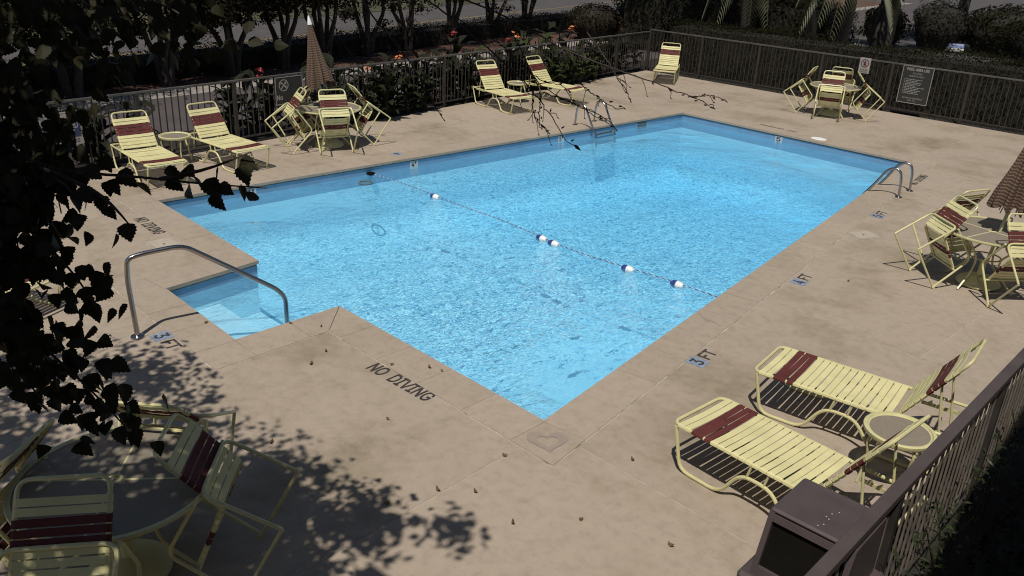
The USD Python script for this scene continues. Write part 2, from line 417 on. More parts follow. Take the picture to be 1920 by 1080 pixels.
pd = UsdGeom.Xform.Define(stage, '/World/pool_deck').GetPrim(); tag(pd, kind='structure')
slab_region = deck.difference(cop_out.buffer(.011, join_style=2))
cuts = [[(.5, 3.46), (6, 2.66)], [(.7, -.45), (5, -.88)], [(.42, -.75), (.05, -9.2)], [(-.33, 12.1), (.02, 17.2)], [(.05, 11.62), (6, 9.9)], [(.35, 9.05), (5.5, 7.4)],
        [(-2.86, 12.3), (-2.55, 17.2)], [(-5.3, 12.6), (-4.9, 17.3)], [(-7.0, -.02), (-6.6, -2.9), (-6.2, -9.2)], [(-4.5, -1.0), (-4.5, -9.2)], [(-3.35, -1.6), (-3.3, -9.2)],
        [(-9.5, 7.3), (-6.2, 7.93)], [(-9.8, 11.7), (-5.6, 12.0)], [(-9.4, 3.4), (-7.0, 3.7)], [(-8.1, 3.55), (-7.85, 7.6)], [(-2.42, -1.5), (-2.3, -9.2)], [(-9.5, -3.0), (3.2, -3.4)], [(-7.4, 12.0), (-7.1, 17.4)],
        [(2.3, 3.2), (2.9, 8.2)], [(-9.6, 14.6), (-2.6, 14.4)]]
cutter = so.unary_union([sg.LineString(c).buffer(.005, cap_style=2) for c in cuts])
pieces = slab_region.difference(cutter)
for k, g in enumerate(sorted(getattr(pieces, 'geoms', [pieces]), key=lambda g: -g.area)):
    if g.area > .02:
        obj('slab', extrude(g, -.10, 0), m_deck[k % 4], pd)
obj('joint_filler', sheet(slab_region.buffer(-.001), -.003), m_joint, pd)
obj('coping_caulk', sheet(cop_out.buffer(.016, join_style=2).difference(cop_out.buffer(-.03, join_style=2)), -.0015), m_caulk, pd)

crk = np.random.RandomState(21)
for (x0, y0), (x1, y1) in (((.52, 2.42), (.16, 2.55)), ((2.9, 3.6), (2.3, 4.4)), ((-6.9, 6.0), (-8.6, 6.5)), ((-1.6, -2.4), (-.4, -1.5)), ((1.2, 7.6), (2.6, 8.1))):
    n_ = 22; u_ = np.linspace(0, 1, n_)[:, None]
    p_ = np.array([x0, y0]) * (1 - u_) + np.array([x1, y1]) * u_ + np.cumsum(crk.normal(size=(n_, 2)), 0) * .012
    obj('crack', sheet(sg.LineString(p_).buffer(.0028, cap_style=1).simplify(.0008), .0008 if abs(x0) > .6 or y0 != 2.42 else .0065), m_stain, pd)
pc = UsdGeom.Xform.Define(stage, '/World/pool_coping').GetPrim(); tag(pc, kind='structure')
ring = cop_out.difference(pool.buffer(-.02, join_style=2))
lines = []
nV = len(PV)
for i in range(nV):
    a, b = PV[i], PV[(i + 1) % nV]
    t = b - a; L = np.linalg.norm(t); t /= L
    nrm = np.array([t[1], -t[0]])
    if pool.contains(sg.Point(a + t * L / 2 + nrm * .05)): nrm = -nrm
    k = max(1, round(L / .61))
    for s in np.linspace(0, L, k + 1):
        if (s == 0 and i in (4, 7)) or (s == L and (i + 1) % nV in (4, 7)):
            continue
        p = a + t * s
        lines.append(sg.LineString([p - nrm * .06, p + nrm * .42]).buffer(.0018, cap_style=2))
for i in (4, 7):
    v = PV[i]; a = v - PV[i - 1]; b = v - PV[(i + 1) % nV]
    d = a / np.linalg.norm(a) + b / np.linalg.norm(b); d /= np.linalg.norm(d)
    lines.append(sg.LineString([v + d * .06, v - d * .62]).buffer(.003, cap_style=2))
stones = ring.difference(so.unary_union(lines))
for k, g in enumerate(getattr(stones, 'geoms', [stones])):
    if g.area > .004:
        h = .003 + .002 * RNG.random()
        obj('coping_stone', chamfer_slab(g.simplify(.002), -.036, h, .009), m_coping[RNG.randrange(4)], pc)
obj('coping_bed', extrude(cop_out.buffer(-.01).difference(pool.buffer(.004, join_style=2)), -.12, -.038), m_joint, pc)

# heart shaped damp stain on the corner stone
tt = np.linspace(0, 2 * np.pi, 60, endpoint=False)
hx, hy = 16 * np.sin(tt) ** 3, 13 * np.cos(tt) - 5 * np.cos(2 * tt) - 2 * np.cos(3 * tt) - np.cos(4 * tt)
heart = sg.Polygon(np.c_[hx, hy] * .0105)
heart = heart.difference(affinity.scale(heart, .52, .52))
heart = affinity.translate(affinity.rotate(heart, 42, origin=(0, 0)), .53, -.58)
obj('heart_stain', sheet(heart, .0095), m_stain, pc)

# basin
def floor_z(y):
    return -1.02 - (y + 1.3) / 13.6 * .62
pb = UsdGeom.Xform.Define(stage, '/World/pool_basin').GetPrim(); tag(pb, kind='structure')
def inset(d):
    out = []
    for i in range(nV):
        p0, p1, p2 = PV[i - 1], PV[i], PV[(i + 1) % nV]
        t0, t1 = (p1 - p0) / np.linalg.norm(p1 - p0), (p2 - p1) / np.linalg.norm(p2 - p1)
        n0, n1 = np.array([-t0[1], t0[0]]), np.array([-t1[1], t1[0]])
        A = np.array([n0, n1]); out.append(np.linalg.solve(A, [n0 @ p1 + d, n1 @ p1 + d]))
    return np.array(out)
CR_ = .42
loops = []
for k in range(9):
    a = k / 8 * math.pi / 2
    q = inset(CR_ * (1 - math.cos(a)))
    loops.append(np.c_[q, [floor_z(y) + CR_ * (1 - math.sin(a)) for y in q[:, 1]]])
V = np.vstack(loops)
F = []
for k in range(8):
    for i in range(nV):
        j = (i + 1) % nV
        a, b, c, d = k * nV + i, k * nV + j, (k + 1) * nV + j, (k + 1) * nV + i
        F += [(a, b, c), (a, c, d)]
fv, ff = sheet(sg.Polygon(loops[-1][:, :2]), 0)
fv[:, 2] = [floor_z(y) for y in fv[:, 1]]
obj('floor', cat((V, np.array(F)), (fv, ff)), m_plaster, pb, smooth=50)
for i in range(nV):
    a, b = PV[i], PV[(i + 1) % nV]
    t = (b - a) / np.linalg.norm(b - a); nrm = np.array([t[1], -t[0]])
    if pool.contains(sg.Point((a + b) / 2 + nrm * .05)): nrm = -nrm
    ext = .0
    q = sg.Polygon([a - t * ext, b + t * ext, b + t * ext + nrm * .12, a - t * ext + nrm * .12])
    q3 = sg.Polygon([a + nrm * .001, b + nrm * .001, b + nrm * .12, a + nrm * .12]); obj('wall', extrude(q3, -1.8, -.34), m_plaster, pb)
    obj('waterline_band', extrude(q, -.34, -.058), m_tileband, pb)
    q2 = sg.Polygon([a + nrm * .004, b + nrm * .004, b + nrm * .10, a + nrm * .10])
    obj('coping_lip', extrude(q2, -.058, -.0385), m_lip, pb)  # dark teal strip under the coping: tile tone with its shade painted in
E_, F_, G_, H_ = [PV[i] for i in (4, 5, 6, 7)]
lp = lambda a, b, t: a * (1 - t) + b * t
obj('step', extrude(sg.Polygon([E_, F_, G_, H_]).buffer(-.001), -1.3, -.66), m_plaster, pb)
obj('step', extrude(sg.Polygon([lp(E_, F_, .45), F_, G_, lp(H_, G_, .45)]).buffer(-.002), -.66, -.38), m_plaster, pb)

# water: flat-topped block; ripple sparkle is painted in its material
wp = pool.buffer(-.002, join_style=2)
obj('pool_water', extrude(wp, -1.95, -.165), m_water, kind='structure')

# wall fittings
def on_wall(x, y, ang, mesh):
    return xf(mat4((x, y, 0), ang), mesh)

# beyond the fence on the left: driveway, sidewalk, mulch, road, lawn
def strip(y0, y1, xa, xb, z):
    ys = np.linspace(y0, y1, 12)
    return sheet(sg.Polygon([(xa(y), y) for y in ys] + [(xb(y), y) for y in ys[::-1]]), z)
ED = lambda y: -15.6 - .15 * (y - 4.4)
obj('driveway', strip(-20, 60, lambda y: -13.2 - .02 * y, lambda y: -10.7, -.042), m_drive, kind='structure')
sw = strip(-20, 60, lambda y: -13.95 - .02 * y, lambda y: -13.2 - .02 * y, .06)
obj('sidewalk', cat(sw, (sw[0] - [0, 0, .10], sw[1][:, ::-1]), *[(np.array([(x, y0, -.05), (x2, y1, -.05), (x2, y1, .06), (x, y0, .06)]), np.array([(0, 1, 2), (0, 2, 3)])) for y0, y1 in [(-20, 60)] for x, x2 in [(-12.8, -14.4), (-13.55, -15.15)]]), m_walk, kind='structure')
obj('mulch_bed', strip(-20, 60, lambda y: ED(y) + .2, lambda y: -13.95 - .02 * y, -.04), m_mulch, kind='structure')
obj('road', strip(-30, 90, lambda y: ED(y) - 7.6, lambda y: ED(y) - .1, -.044), m_asphalt, kind='structure')
obj('road_line', strip(-30, 90, lambda y: ED(y) - 3.95, lambda y: ED(y) - 3.83, -.040), m_yline, kind='structure')
obj('far_lawn', strip(-40, 120, lambda y: -120, lambda y: ED(y) - 7.8, -.042), m_grass, kind='structure')
obj('parking_lot', sheet(sg.Polygon([(-14, 30), (14, 27), (30, 90), (-30, 90)]), -.044), m_asphalt, kind='structure')
obj('paved_path', sheet(sg.Polygon([(-12.5, 29.5), (-7.6, 28.0), (-7.1, 31.0), (-12, 33.0)]), -.040), m_walk, kind='structure')

# ---------------------------------------------------------------- fences
def fence(name, label, P0, P1, post_s, h, first=0.0, rail_w=.045, rail_h=.035, rail_m=None, bal_s=.115, bal_w=.016, bal_m=None):
    P0, P1 = np.array(P0, float), np.array(P1, float)
    d = P1 - P0; L = np.linalg.norm(d); d /= L
    t = thing(name, label, 'fence', mat4((*P0, 0), math.atan2(d[1], d[0])))
    obj('top_rail', box(0, L, -rail_w / 2, rail_w / 2, h - rail_h, h, .004), rail_m or m_farrail, t)
    obj('bottom_rail', box(0, L, -.016, .016, .075, .105, .003), m_iron, t)
    s = first
    posts = []
    while s < L + .01:
        posts.append(s)
        obj('post', box(s - .03, s + .03, -.028, .028, -.05, h - rail_h, .003), m_iron, t); s += post_s
    s = bal_s
    while s < L:
        if min(abs(s - p) for p in posts) > .05:
            obj('baluster', box(s - bal_w / 2, s + bal_w / 2, -bal_w / 2, bal_w / 2, .105, h - rail_h), bal_m or m_iron, t)
        s += bal_s
    return t
fence('iron_fence', 'dark iron fence along the canna bed on the left of the pool', (LF(17.2), 17.2), (LF(-4.0), -4.0), 1.77, 1.10, 1.77 * 0, bal_s=.118)
fence('iron_fence', 'dark iron fence at the far end in front of the long hedge', (LF(17.2) + .03, 17.22 - .03), (4.4, RF(4.4)), 1.77, 1.16, 0.0, bal_s=.118)
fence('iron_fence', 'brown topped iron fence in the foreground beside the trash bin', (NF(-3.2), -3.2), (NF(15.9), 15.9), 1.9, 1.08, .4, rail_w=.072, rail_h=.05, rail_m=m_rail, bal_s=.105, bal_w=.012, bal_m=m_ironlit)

# ---------------------------------------------------------------- stencils and markers
def letters(text, h, depth=.0025, bold=True, narrow=1.0):
    t = meshkit.text_mesh(text, h, depth, bold)
    v = np.array(t.vertices); v[:, 0] -= v[:, 0].min(); v[:, 0] *= narrow
    return v, np.array(t.faces)
def fit_letters(text, h, width, depth=.0025, bold=True):
    v, f = letters(text, h, depth, bold); v[:, 0] *= width / v[:, 0].max(); return v, f
def stencil(label, text, x, y, ang, h, w, z=.0005):
    t = thing('stencil_lettering', label, 'lettering', mat4((x, y, z), ang))
    v, f = fit_letters(text, h, w)
    cut = w * .245
    for keep in (v[f].mean(1)[:, 0] < cut, v[f].mean(1)[:, 0] >= cut):
        g = f[keep]; ids = np.unique(g); remap = np.zeros(len(v), int); remap[ids] = np.arange(len(ids))
        obj('word', (v[ids], remap[g]), m_stencil, t)
def depth_mark(label, num, x, y, ang, s=1.0):
    t = thing('depth_marker', label, 'depth marker', mat4((x, y, 0), ang, scale=s))
    obj('number_tile', box(-.015, .145, -.03, .155, .0005, .004), m_bluetile, t)
    obj('number', xf(mat4((.02, .0, .0042)), fit_letters(num, .13, .085)), m_stencil, t)
    obj('unit_lettering', xf(mat4((.185, .0, .0005)), fit_letters('FT', .13, .19, bold=True)), m_stencil, t)
stencil('black NO DIVING lettering by the near edge of the pool', 'NO  DIVING', -1.40, -.80, -.045, .145, .80)
stencil('black NO DIVING lettering left of the steps under the leaves', 'NO  DIVING', -6.58, -.26, -.14, .145, .72)
stencil('black NO DIVING lettering beside the right hand ladder', 'NO  DIVING', .27, 10.05, 1.60, .145, .85)
stencil('black NO DIVING lettering at the far edge of the pool', 'NO  DIVING', -2.87, 12.50, math.pi - .10, .145, .85)
depth_mark('3 FT marker with blue number tile beside the near loungers', '3', .80, 1.44, 1.60)
depth_mark('4 FT marker with blue number tile on the right of the pool', '4', .68, 4.17, 1.62)
depth_mark('5 FT marker with blue number tile near the pool ladder on the right', '5', .47, 7.64, 1.62)
depth_mark('3 FT marker with blue number tile at the foot of the handrail', '3', -3.31, -1.80, -.12)
depth_mark('4 FT marker on the far left edge of the pool', '4', -6.93, 4.75, -1.70)
def wall_mark(label, num, x, y, ang):
    t = thing('depth_tile', label, 'depth tile', mat4((x, y, 0), ang))      # local x along the wall, local -y into the pool
    obj('tile', box(-.085, .085, -.006, .002, -.20, -.061), m_whitetile, t)
    v, f = fit_letters(num, .085, .10, .002)
    v = np.c_[v[:, 0] - .055, -.006 - v[:, 2], v[:, 1] - .160]
    obj('number', (v, f), m_stencil, t)
aCD = math.atan2(*(PV[2] - PV[3])[::-1]); aCB = math.atan2(*(PV[1] - PV[2])[::-1])
def alongCD(y): t = (y - PV[3][1]) / (PV[2][1] - PV[3][1]); return PV[3] * (1 - t) + PV[2] * t
def alongCB(x): t = (x - PV[2][0]) / (PV[1][0] - PV[2][0]); return PV[2] * (1 - t) + PV[1] * t
for lab, num, y in (('white tile reading 3 on the left pool wall under the leaves', '3"', 1.75), ('white tile reading 4 on the left pool wall near the rope end', '4"', 4.75), ('white tile reading 5 on the left pool wall beside the ladder', '5"', 8.35)):
    p = alongCD(y); wall_mark(lab, num, p[0], p[1], aCD)
p = alongCB(-3.05); wall_mark('white tile reading 5 on the far pool wall', '5', p[0], p[1], aCB)
p = alongCD(10.85)
t = thing('skimmer_opening', 'dark rectangular skimmer mouth in the left pool wall past the ladder', 'skimmer', mat4((p[0], p[1], 0), aCD))
obj('mouth', box(-.15, .15, -.004, .002, -.20, -.062), m_lip, t)
obj('frame', cat(box(-.20, -.17, -.009, .002, -.22, -.060), box(.17, .20, -.009, .002, -.22, -.060), box(-.20, .20, -.009, .002, -.235, -.20)), m_tileband, t)

def deck_lid(label, x, y, ang, w=.34, d=.26):
    t = thing('deck_cover_plate', label, 'cover plate', mat4((x, y, 0), ang))
    q = sg.box(-w / 2, -d / 2, w / 2, d / 2).buffer(-.05).buffer(.05)
    obj('rim', extrude(q.buffer(.014).difference(q), .0005, .006), m_joint, t)
    obj('cover', extrude(q.buffer(-.006), .0005, .009), m_lead, t)
    obj('finger_hole', xf(mat4((0, 0, .0092)), lathe([(0.001, 0), (.016, 0), (.016, .001), (.001, .001)], 10)), m_black, t)
deck_lid('beige skimmer lid beside the coping on the right', .56, 6.62, 1.0)
deck_lid('pale skimmer lid beyond the handrail on the left', -5.47, -.46, -.1, .36, .28)
q = lathe([(.001, .012), (.14, .012), (.17, .006), (.17, .0)], 28); q[0][:, 0] *= 1.3; q[0][:, :2] *= .75
tag(obj('white_oval_patch', xf(mat4((-2.28, 12.2, .004), -.1), q), m_white), 'white oval patch lying on the far coping', 'cover')  # flat white oval disc on the coping, purpose unknown

# ---------------------------------------------------------------- steel rails
t = thing('handrail', 'bent stainless steel handrail over the entry steps', 'handrail')
B0 = np.array([-3.38, -1.91]); dr = np.array([-2.96, -.52]) - B0; dr /= np.linalg.norm(dr)
prof = [(0, 0), (-.02, .60), (.0, .80), (.12, .825), (.42, .845), (.53, .825), (1.36, .235), (1.45, .12), (1.45, -.5)]
pts3 = [(B0[0] + dr[0] * s, B0[1] + dr[1] * s, z) for s, z in prof]
obj('rail', tube(pts3, .024, .11, 12), m_steel, t, smooth=40)
obj('flange', xf(mat4((*B0, 0)), lathe([(.001, .03), (.03, .03), (.062, .016), (.066, .001), (.001, .001)], 20)), m_steel, t, smooth=40)
def ladder(label, b0, b1, d, treads=(-.24,)):
    t = thing('pool_ladder', label, 'pool ladder')
    d = np.array(d, float); d /= np.linalg.norm(d)
    for b in (b0, b1):
        b = np.array(b)
        prof = [(0, 0), (.02, .30), (.06, .43), (.16, .46), (.26, .40), (.42, .12), (.58, -.12), (.60, -.25), (.60, -.34)]
        obj('rail', tube([(*(b + d * s), z) for s, z in prof], .021, .09, 10), m_steel, t, smooth=40)
        obj('flange', xf(mat4((*b, 0)), lathe([(.001, .022), (.026, .022), (.055, .010), (.055, .001), (.001, .001)], 16)), m_steel, t, smooth=40)
    for z in treads:
        s = .60 if z < -.2 else .58
        a, c = np.array(b0) + d * s, np.array(b1) + d * s
        v, f = box(0, np.linalg.norm(c - a), -.04, .04, -.012, .012, .003)
        obj('tread', xf(mat4((*a, z), math.atan2(*(c - a)[::-1])), (v, f)), m_steel, t)
ladder('stainless pool ladder at the back left edge of the pool', (-6.30, 9.16), (-6.25, 9.78), (1, -.08), (-.10, -.19, -.28))
ladder('stainless pool ladder at the right edge of the pool', (.30, 9.03), (.31, 9.58), (-1, -.05))

# ---------------------------------------------------------------- safety rope
t = thing('safety_rope', 'thin twisted safety rope across the pool carrying blue and white floats', 'rope')
ra, rb = np.array([-6.62, 3.83, -.135]), np.array([.36, 3.36, -.135])
rp = [ra * (1 - k) + rb * k + np.array([0, .07 * math.sin(k * 7) + .03 * math.sin(k * 17), -.015 * math.sin(k * math.pi)]) for k in np.linspace(0, 1, 60)]
obj('cord', sweep(np.array(rp), .0055, 6), m_navy, t)
rp2 = np.array(rp)
hel = []
dense = np.array([[np.interp(k, np.linspace(0, 1, 60), rp2[:, j]) for j in range(3)] for k in np.linspace(0, 1, 900)])
ph = np.linspace(0, 2 * np.pi * 75, 900)
obj('white_strand', sweep(dense + np.c_[np.zeros(900), .005 * np.cos(ph), .005 * np.sin(ph)], .004, 4), m_white, t)
def rope_at(x): k = (x - ra[0]) / (rb[0] - ra[0]); return np.array([np.interp(k, np.linspace(0, 1, 60), rp2[:, j]) for j in range(3)])
obj('wall_hook', xf(mat4((ra[0] + .02, ra[1], -.13)), box(-.05, .06, -.05, .05, -.02, .015, .004)), m_black, t)
for lab, x, flip in (('blue and white float nearest the left wall on the rope', -5.05, 0), ('left one of two touching floats in the middle of the rope', -2.74, 0), ('right one of two touching floats in the middle of the rope', -2.50, 0),
                     ('single blue and white float right of the touching pair', -1.28, 0), ('blue and white float nearest the right edge on the rope', -.57, 0)):
    P = rope_at(x)
    f = thing('rope_float', lab, 'float', mat4((P[0], P[1], P[2] - .022), -.07, math.pi / 2, .80))
    prof = [(.012, -.112), (.034, -.106), (.054, -.078), (.063, -.03), (.065, .0)]
    obj('blue_half', lathe([(.065, -.002)] + prof[::-1] + [(.001, -.112)], 20), m_navy, f, smooth=40)
    obj('white_half', lathe([(.001, .112)] + [(r, -z) for r, z in prof] + [(.065, -.002)], 20), m_white, f, smooth=40)
tag(obj('rubber_ring', xf(mat4((-6.30, 3.46, -.155)), sweep(ring_path(.10, 0, 28), .016, 8, True)), m_lip, smooth=True), 'dark ring floating by the left wall at the rope end', 'ring')

# ---------------------------------------------------------------- patio furniture
def strap(w, y_half, wrap=.020):
    """A vinyl strap lying across two side tubes (running along y), w wide along x, wrapped round both tubes."""
    prof = [(-y_half - .004, -.016), (-y_half - wrap * .85, -.004), (-y_half - wrap * .6, .011), (-y_half + .006, .0165), (-y_half * .5, .0145), (0, .0135), (y_half * .5, .0145), (y_half - .006, .0165), (y_half + wrap * .6, .011), (y_half + wrap * .85, -.004), (y_half + .004, -.016)]
    out = np.array(prof); inn = out * [1, 1] + [0, -.003]
    inn[:3] = out[:3] + [.003, -.001]; inn[-3:] = out[-3:] + [-.003, -.001]
    loop = np.vstack([out, inn[::-1]])
    n = len(loop)
    V = np.vstack([np.c_[np.full(n, -w / 2), loop], np.c_[np.full(n, w / 2), loop]])
    F = []
    for i in range(n):
        j = (i + 1) % n
        F += [(i, j, n + j), (i, n + j, n + i)]
    h = len(out)
    for i in range(h - 1):
        a, b, c, d = i, i + 1, n - 2 - i, n - 1 - i
        F += [(a, d, c), (a, c, b), (n + a, n + b, n + c), (n + a, n + c, n + d)]
    return V, np.array(F)


def straps(parent, P0, P1, y_half, colours, pitch, w, start):
    P0, P1 = np.array(P0, float), np.array(P1, float)      # (x, z) ends of the tube the straps climb along
    d = (P1 - P0) / np.linalg.norm(P1 - P0)
    for k, c in enumerate(colours):
        x, z = P0 + d * (start + k * pitch)
        v, f = strap(w * (1 + .05 * (NP.rand() - .5)), y_half)
        v[:, 2] -= (.002 + .007 * NP.rand()) * np.clip(1 - (v[:, 1] / y_half) ** 2, 0, 1)
        v[:, 0] += v[:, 1] * .006 * NP.normal() + .0010 * NP.normal()
        obj('strap', xf(mat4((x, 0, z), 0, math.atan2(-d[1], d[0])), (v, f)), m_maroon if c == 'm' else m_strap, parent, label='maroon strap' if c == 'm' else None)


def make_chair(label, M, group):
    t = thing('dining_chair', label, 'chair', M, group)
    w = .2825
    for s in (1, -1):
        obj('front_leg', tube([(0, s * w, .012), (-.100, s * w, .52), (-.555, s * w, .515)], .0125, .07), m_cream, t, smooth=40)
        obj('base_rail', tube([(0, s * w, .012), (-.56, s * w, .012)], .0125), m_cream, t, smooth=40)
        obj('foot_cap', xf(mat4((.006, s * w, .012)), box(-.016, .02, -.017, .017, -.014, .016, .004)), m_frame_green, t)
    obj('rear_frame', tube([(-.56, w, .012), (-.575, w, .51), (-.575, -w, .51), (-.56, -w, .012)], .0125, .08), m_cream, t, smooth=40)
    obj('cross_bar', tube([(-.065, w - .005, .315), (-.065, -w + .005, .315)], .011), m_cream, t, smooth=40)
    a = .225
    obj('back_frame', tube([(-.50, a, .36), (-.66, a, .845), (-.66, -a, .845), (-.50, -a, .36)], .012, .075, fn=5), m_cream, t, smooth=40)
    obj('seat_frame', tube([(-.50, a, .36), (-.045, a, .325), (-.045, -a, .325), (-.50, -a, .36)], .012, .06, fn=4), m_cream, t, smooth=40)
    straps(t, (-.50, .36), (-.66, .845), a, 'yyymmmyy', .051, .043, .035)
    straps(t, (-.50, .36), (-.045, .325), a, 'yyymmyyy', .052, .044, .045)
    return t


def chair_M(x, y, yaw, tilt):
    return mat4((x, y, .014), math.radians(yaw), math.radians(tilt))


def make_lounger(label, M, group, bx, bz, first=True):
    t = thing('sun_lounger', label, 'sun lounger', M, group)
    w, z = .285, .355
    obj('seat_frame', tube([(1.54, w, z), (0, w, z), (0, -w, z), (1.54, -w, z)], .0135, .07), m_cream, t, smooth=40)
    obj('rear_bar', tube([(1.545, w, z), (1.545, -w, z)], .0125), m_cream, t, smooth=40)
    for s in (1, -1):
        y = s * (w + .002)
        obj('base_tube', tube([(.03, y, z - .012), (.105, y, .014), (.44, y, .014), (.585, y, .245), (.82, y, .245), (.985, y, .014), (1.40, y, .014), (1.525, y, z - .01)], .0135, .085), m_cream, t, smooth=40)
        for sx in (.64, .77):
            obj('strut', tube([(sx - .012, y, .245), (sx + .012, y, z - .01)], .009), m_cream, t, smooth=40)
    hx, hz = 1.07, z
    ux, uz = bx, bz - z
    a = w - .028
    obj('back_frame', tube([(hx, a, hz), (hx + ux, a, hz + uz), (hx + ux, -a, hz + uz), (hx, -a, hz)], .0125, .075, fn=5), m_cream, t, smooth=40)
    for s in (1, -1):
        y = s * (a - .05)
        obj('support_arm', tube([(hx + ux * .62, y, hz + uz * .62 - .01), (1.40, y, .16)], .009), m_cream, t, smooth=40)
        bar = [box(1.16, 1.52, y - .004, y + .004, z - .055, z - .028)]
        bar += [(np.array([(x, y - .004, z - .03), (x + .035, y - .004, z - .03), (x + .03, y - .004, z + .0), (x, y + .004, z - .03), (x + .035, y + .004, z - .03), (x + .03, y + .004, z + .0)]), np.array([(0, 1, 2), (3, 5, 4), (0, 3, 4), (0, 4, 1), (1, 4, 5), (1, 5, 2), (2, 5, 3), (2, 3, 0)])) for x in (1.2, 1.27, 1.34, 1.41)]
        obj('ratchet_bar', cat(*bar), m_frame_green, t)
    L = math.hypot(ux, uz)
    straps(t, (0, z), (1.07, z), w, 'yymmm' + 'y' * 13, .0555, .0475, .075)
    nb = int((L - .105) / .0555)
    straps(t, (hx, hz), (hx + ux, hz + uz), a, 'y' * (nb - 5) + 'mmmyy', (L - .125) / nb, .046, .05)
    return t


def make_side_table(label, M, group):
    t = thing('side_table', label, 'side table', M, group)
    obj('rim', lathe([(.205, .415), (.238, .412), (.246, .425), (.246, .447), (.238, .452), (.222, .452), (.214, .440), (.205, .438)], 36), m_cream, t, smooth=40)
    obj('table_top', lathe([(.001, .438), (.212, .438), (.212, .432), (.001, .432)], 36), m_glasstop, t)
    for k in range(4):
        a = k * math.pi / 2 + .6
        c, s = math.cos(a), math.sin(a)
        obj('leg', tube([(.20 * c, .20 * s, .42), (.225 * c, .225 * s, .36), (.19 * c, .19 * s, .20), (.235 * c, .235 * s, .006)], .011, .08), m_cream, t, smooth=40)
    a = .218
    obj('inner_brace', tube([(a * math.cos(k * 2 * math.pi / 3 + .2), a * math.sin(k * 2 * math.pi / 3 + .2), .428) for k in range(3)], .009, .1, closed=True), m_cream, t, smooth=40)
    return t


def make_table(label, M, group, base=True):
    t = thing('round_table', label, 'table', M, group)
    R = .56
    obj('table_top', lathe([(.001, .684), (R - .015, .684), (R - .015, .678), (.001, .678)], 56), m_glasstop, t)
    obj('rim', lathe([(R - .022, .672), (R + .006, .668), (R + .014, .680), (R + .012, .694), (R - .004, .697), (R - .020, .690), (R - .022, .672)], 56), m_cream, t, smooth=40)
    for k in range(2):
        a = k * math.pi / 2 + .5
        c, s = math.cos(a), math.sin(a)
        for sg_ in (1, -1):
            obj('spoke', tube([(.03 * sg_ * c, .03 * sg_ * s, .6765), ((R - .02) * sg_ * c, (R - .02) * sg_ * s, .6765)], .011), m_cream, t, smooth=40)
    for k in range(4):
        a = k * math.pi / 2 + .5
        c, s = math.cos(a), math.sin(a)
        obj('leg', tube([((R - .10) * c, (R - .10) * s, .655), (.30 * c, .30 * s, .50), (.17 * c, .17 * s, .36), (.22 * c, .22 * s, .2), (.42 * c, .42 * s, .012)], .0125, .12), m_cream, t, smooth=40)
    obj('hub', lathe([(.028, .640), (.045, .645), (.045, .690), (.028, .695), (.028, .640)], 20), m_cream, t, smooth=40)
    obj('brace_ring', sweep(ring_path(.172, .36, 28), .0095, 6, True), m_cream, t, smooth=True)
    obj('umbrella_base', lathe([(.001, .012), (.245, .012), (.25, .03), (.235, .055), (.16, .10), (.08, .125), (.04, .135), (.034, .30), (.026, .305), (.001, .305)], 36), m_strap, t, smooth=30)
    return t


def make_umbrella(label, loc, lean, lean_dir, top, low, R, seed):
    rr = np.random.RandomState(seed)
    M = mat4(loc, lean_dir, lean)
    M[:3, :3] = M[:3, :3] @ mat4((0, 0, 0), -lean_dir)[:3, :3]
    t = thing('patio_umbrella', label, 'umbrella', M)
    obj('pole', sweep(np.array([(0, 0, .28), (0, 0, top - .05)]), .019, 12), m_frame_green, t, smooth=40)
    n, rows = 96, 30
    a = np.linspace(0, 2 * np.pi, n, endpoint=False)
    ph = rr.rand() * 6
    V = []
    for i, u in enumerate(np.linspace(0, 1, rows)):
        z = top - .06 - u * (top - .06 - low)
        prof = .035 + (R - .035) * (u ** 1.15) * (1 - .10 * max(0, (u - .85) / .15))
        fold = 1 + (.10 + .22 * u) * np.cos(8 * a + ph + .6 * np.sin(3 * u + ph)) + .05 * u * np.cos(3 * a + 1 + 2 * u) + .07 * u * np.cos(13 * a + 4 * u)
        zz = z + .05 * u * u * np.cos(8 * a + ph + 1.2) + .02 * u * np.cos(3 * a)
        V.append(np.c_[prof * fold * np.cos(a), prof * fold * np.sin(a), zz])
    V = np.vstack(V)
    F = [(i * n + k, (i + 1) * n + k, (i + 1) * n + (k + 1) % n) for i in range(rows - 1) for k in range(n)] + [(i * n + k, (i + 1) * n + (k + 1) % n, i * n + (k + 1) % n) for i in range(rows - 1) for k in range(n)]
    obj('canopy', (V, np.array(F)), m_cloth, t, smooth=60)
    obj('finial', lathe([(.001, top + .07), (.010, top + .06), (.022, top + .02), (.034, top - .03), (.042, top - .08), (.001, top - .08)], 16), m_white, t, smooth=40)
    for k in range(8):
        b = k * math.pi / 4 + .3
        r1 = R * (.45 + .3 * rr.rand())
        obj('rib', tube([(.03 * math.cos(b), .03 * math.sin(b), low + .55), (r1 * math.cos(b), r1 * math.sin(b), low - .06 - .05 * rr.rand())], .006), m_steel, t)
    obj('crank', tube([(.02, 0, low - .12), (.075, .0, low - .12), (.075, 0, low - .19), (.11, 0, low - .19)], .009, .02), m_frame_green, t)
    return t


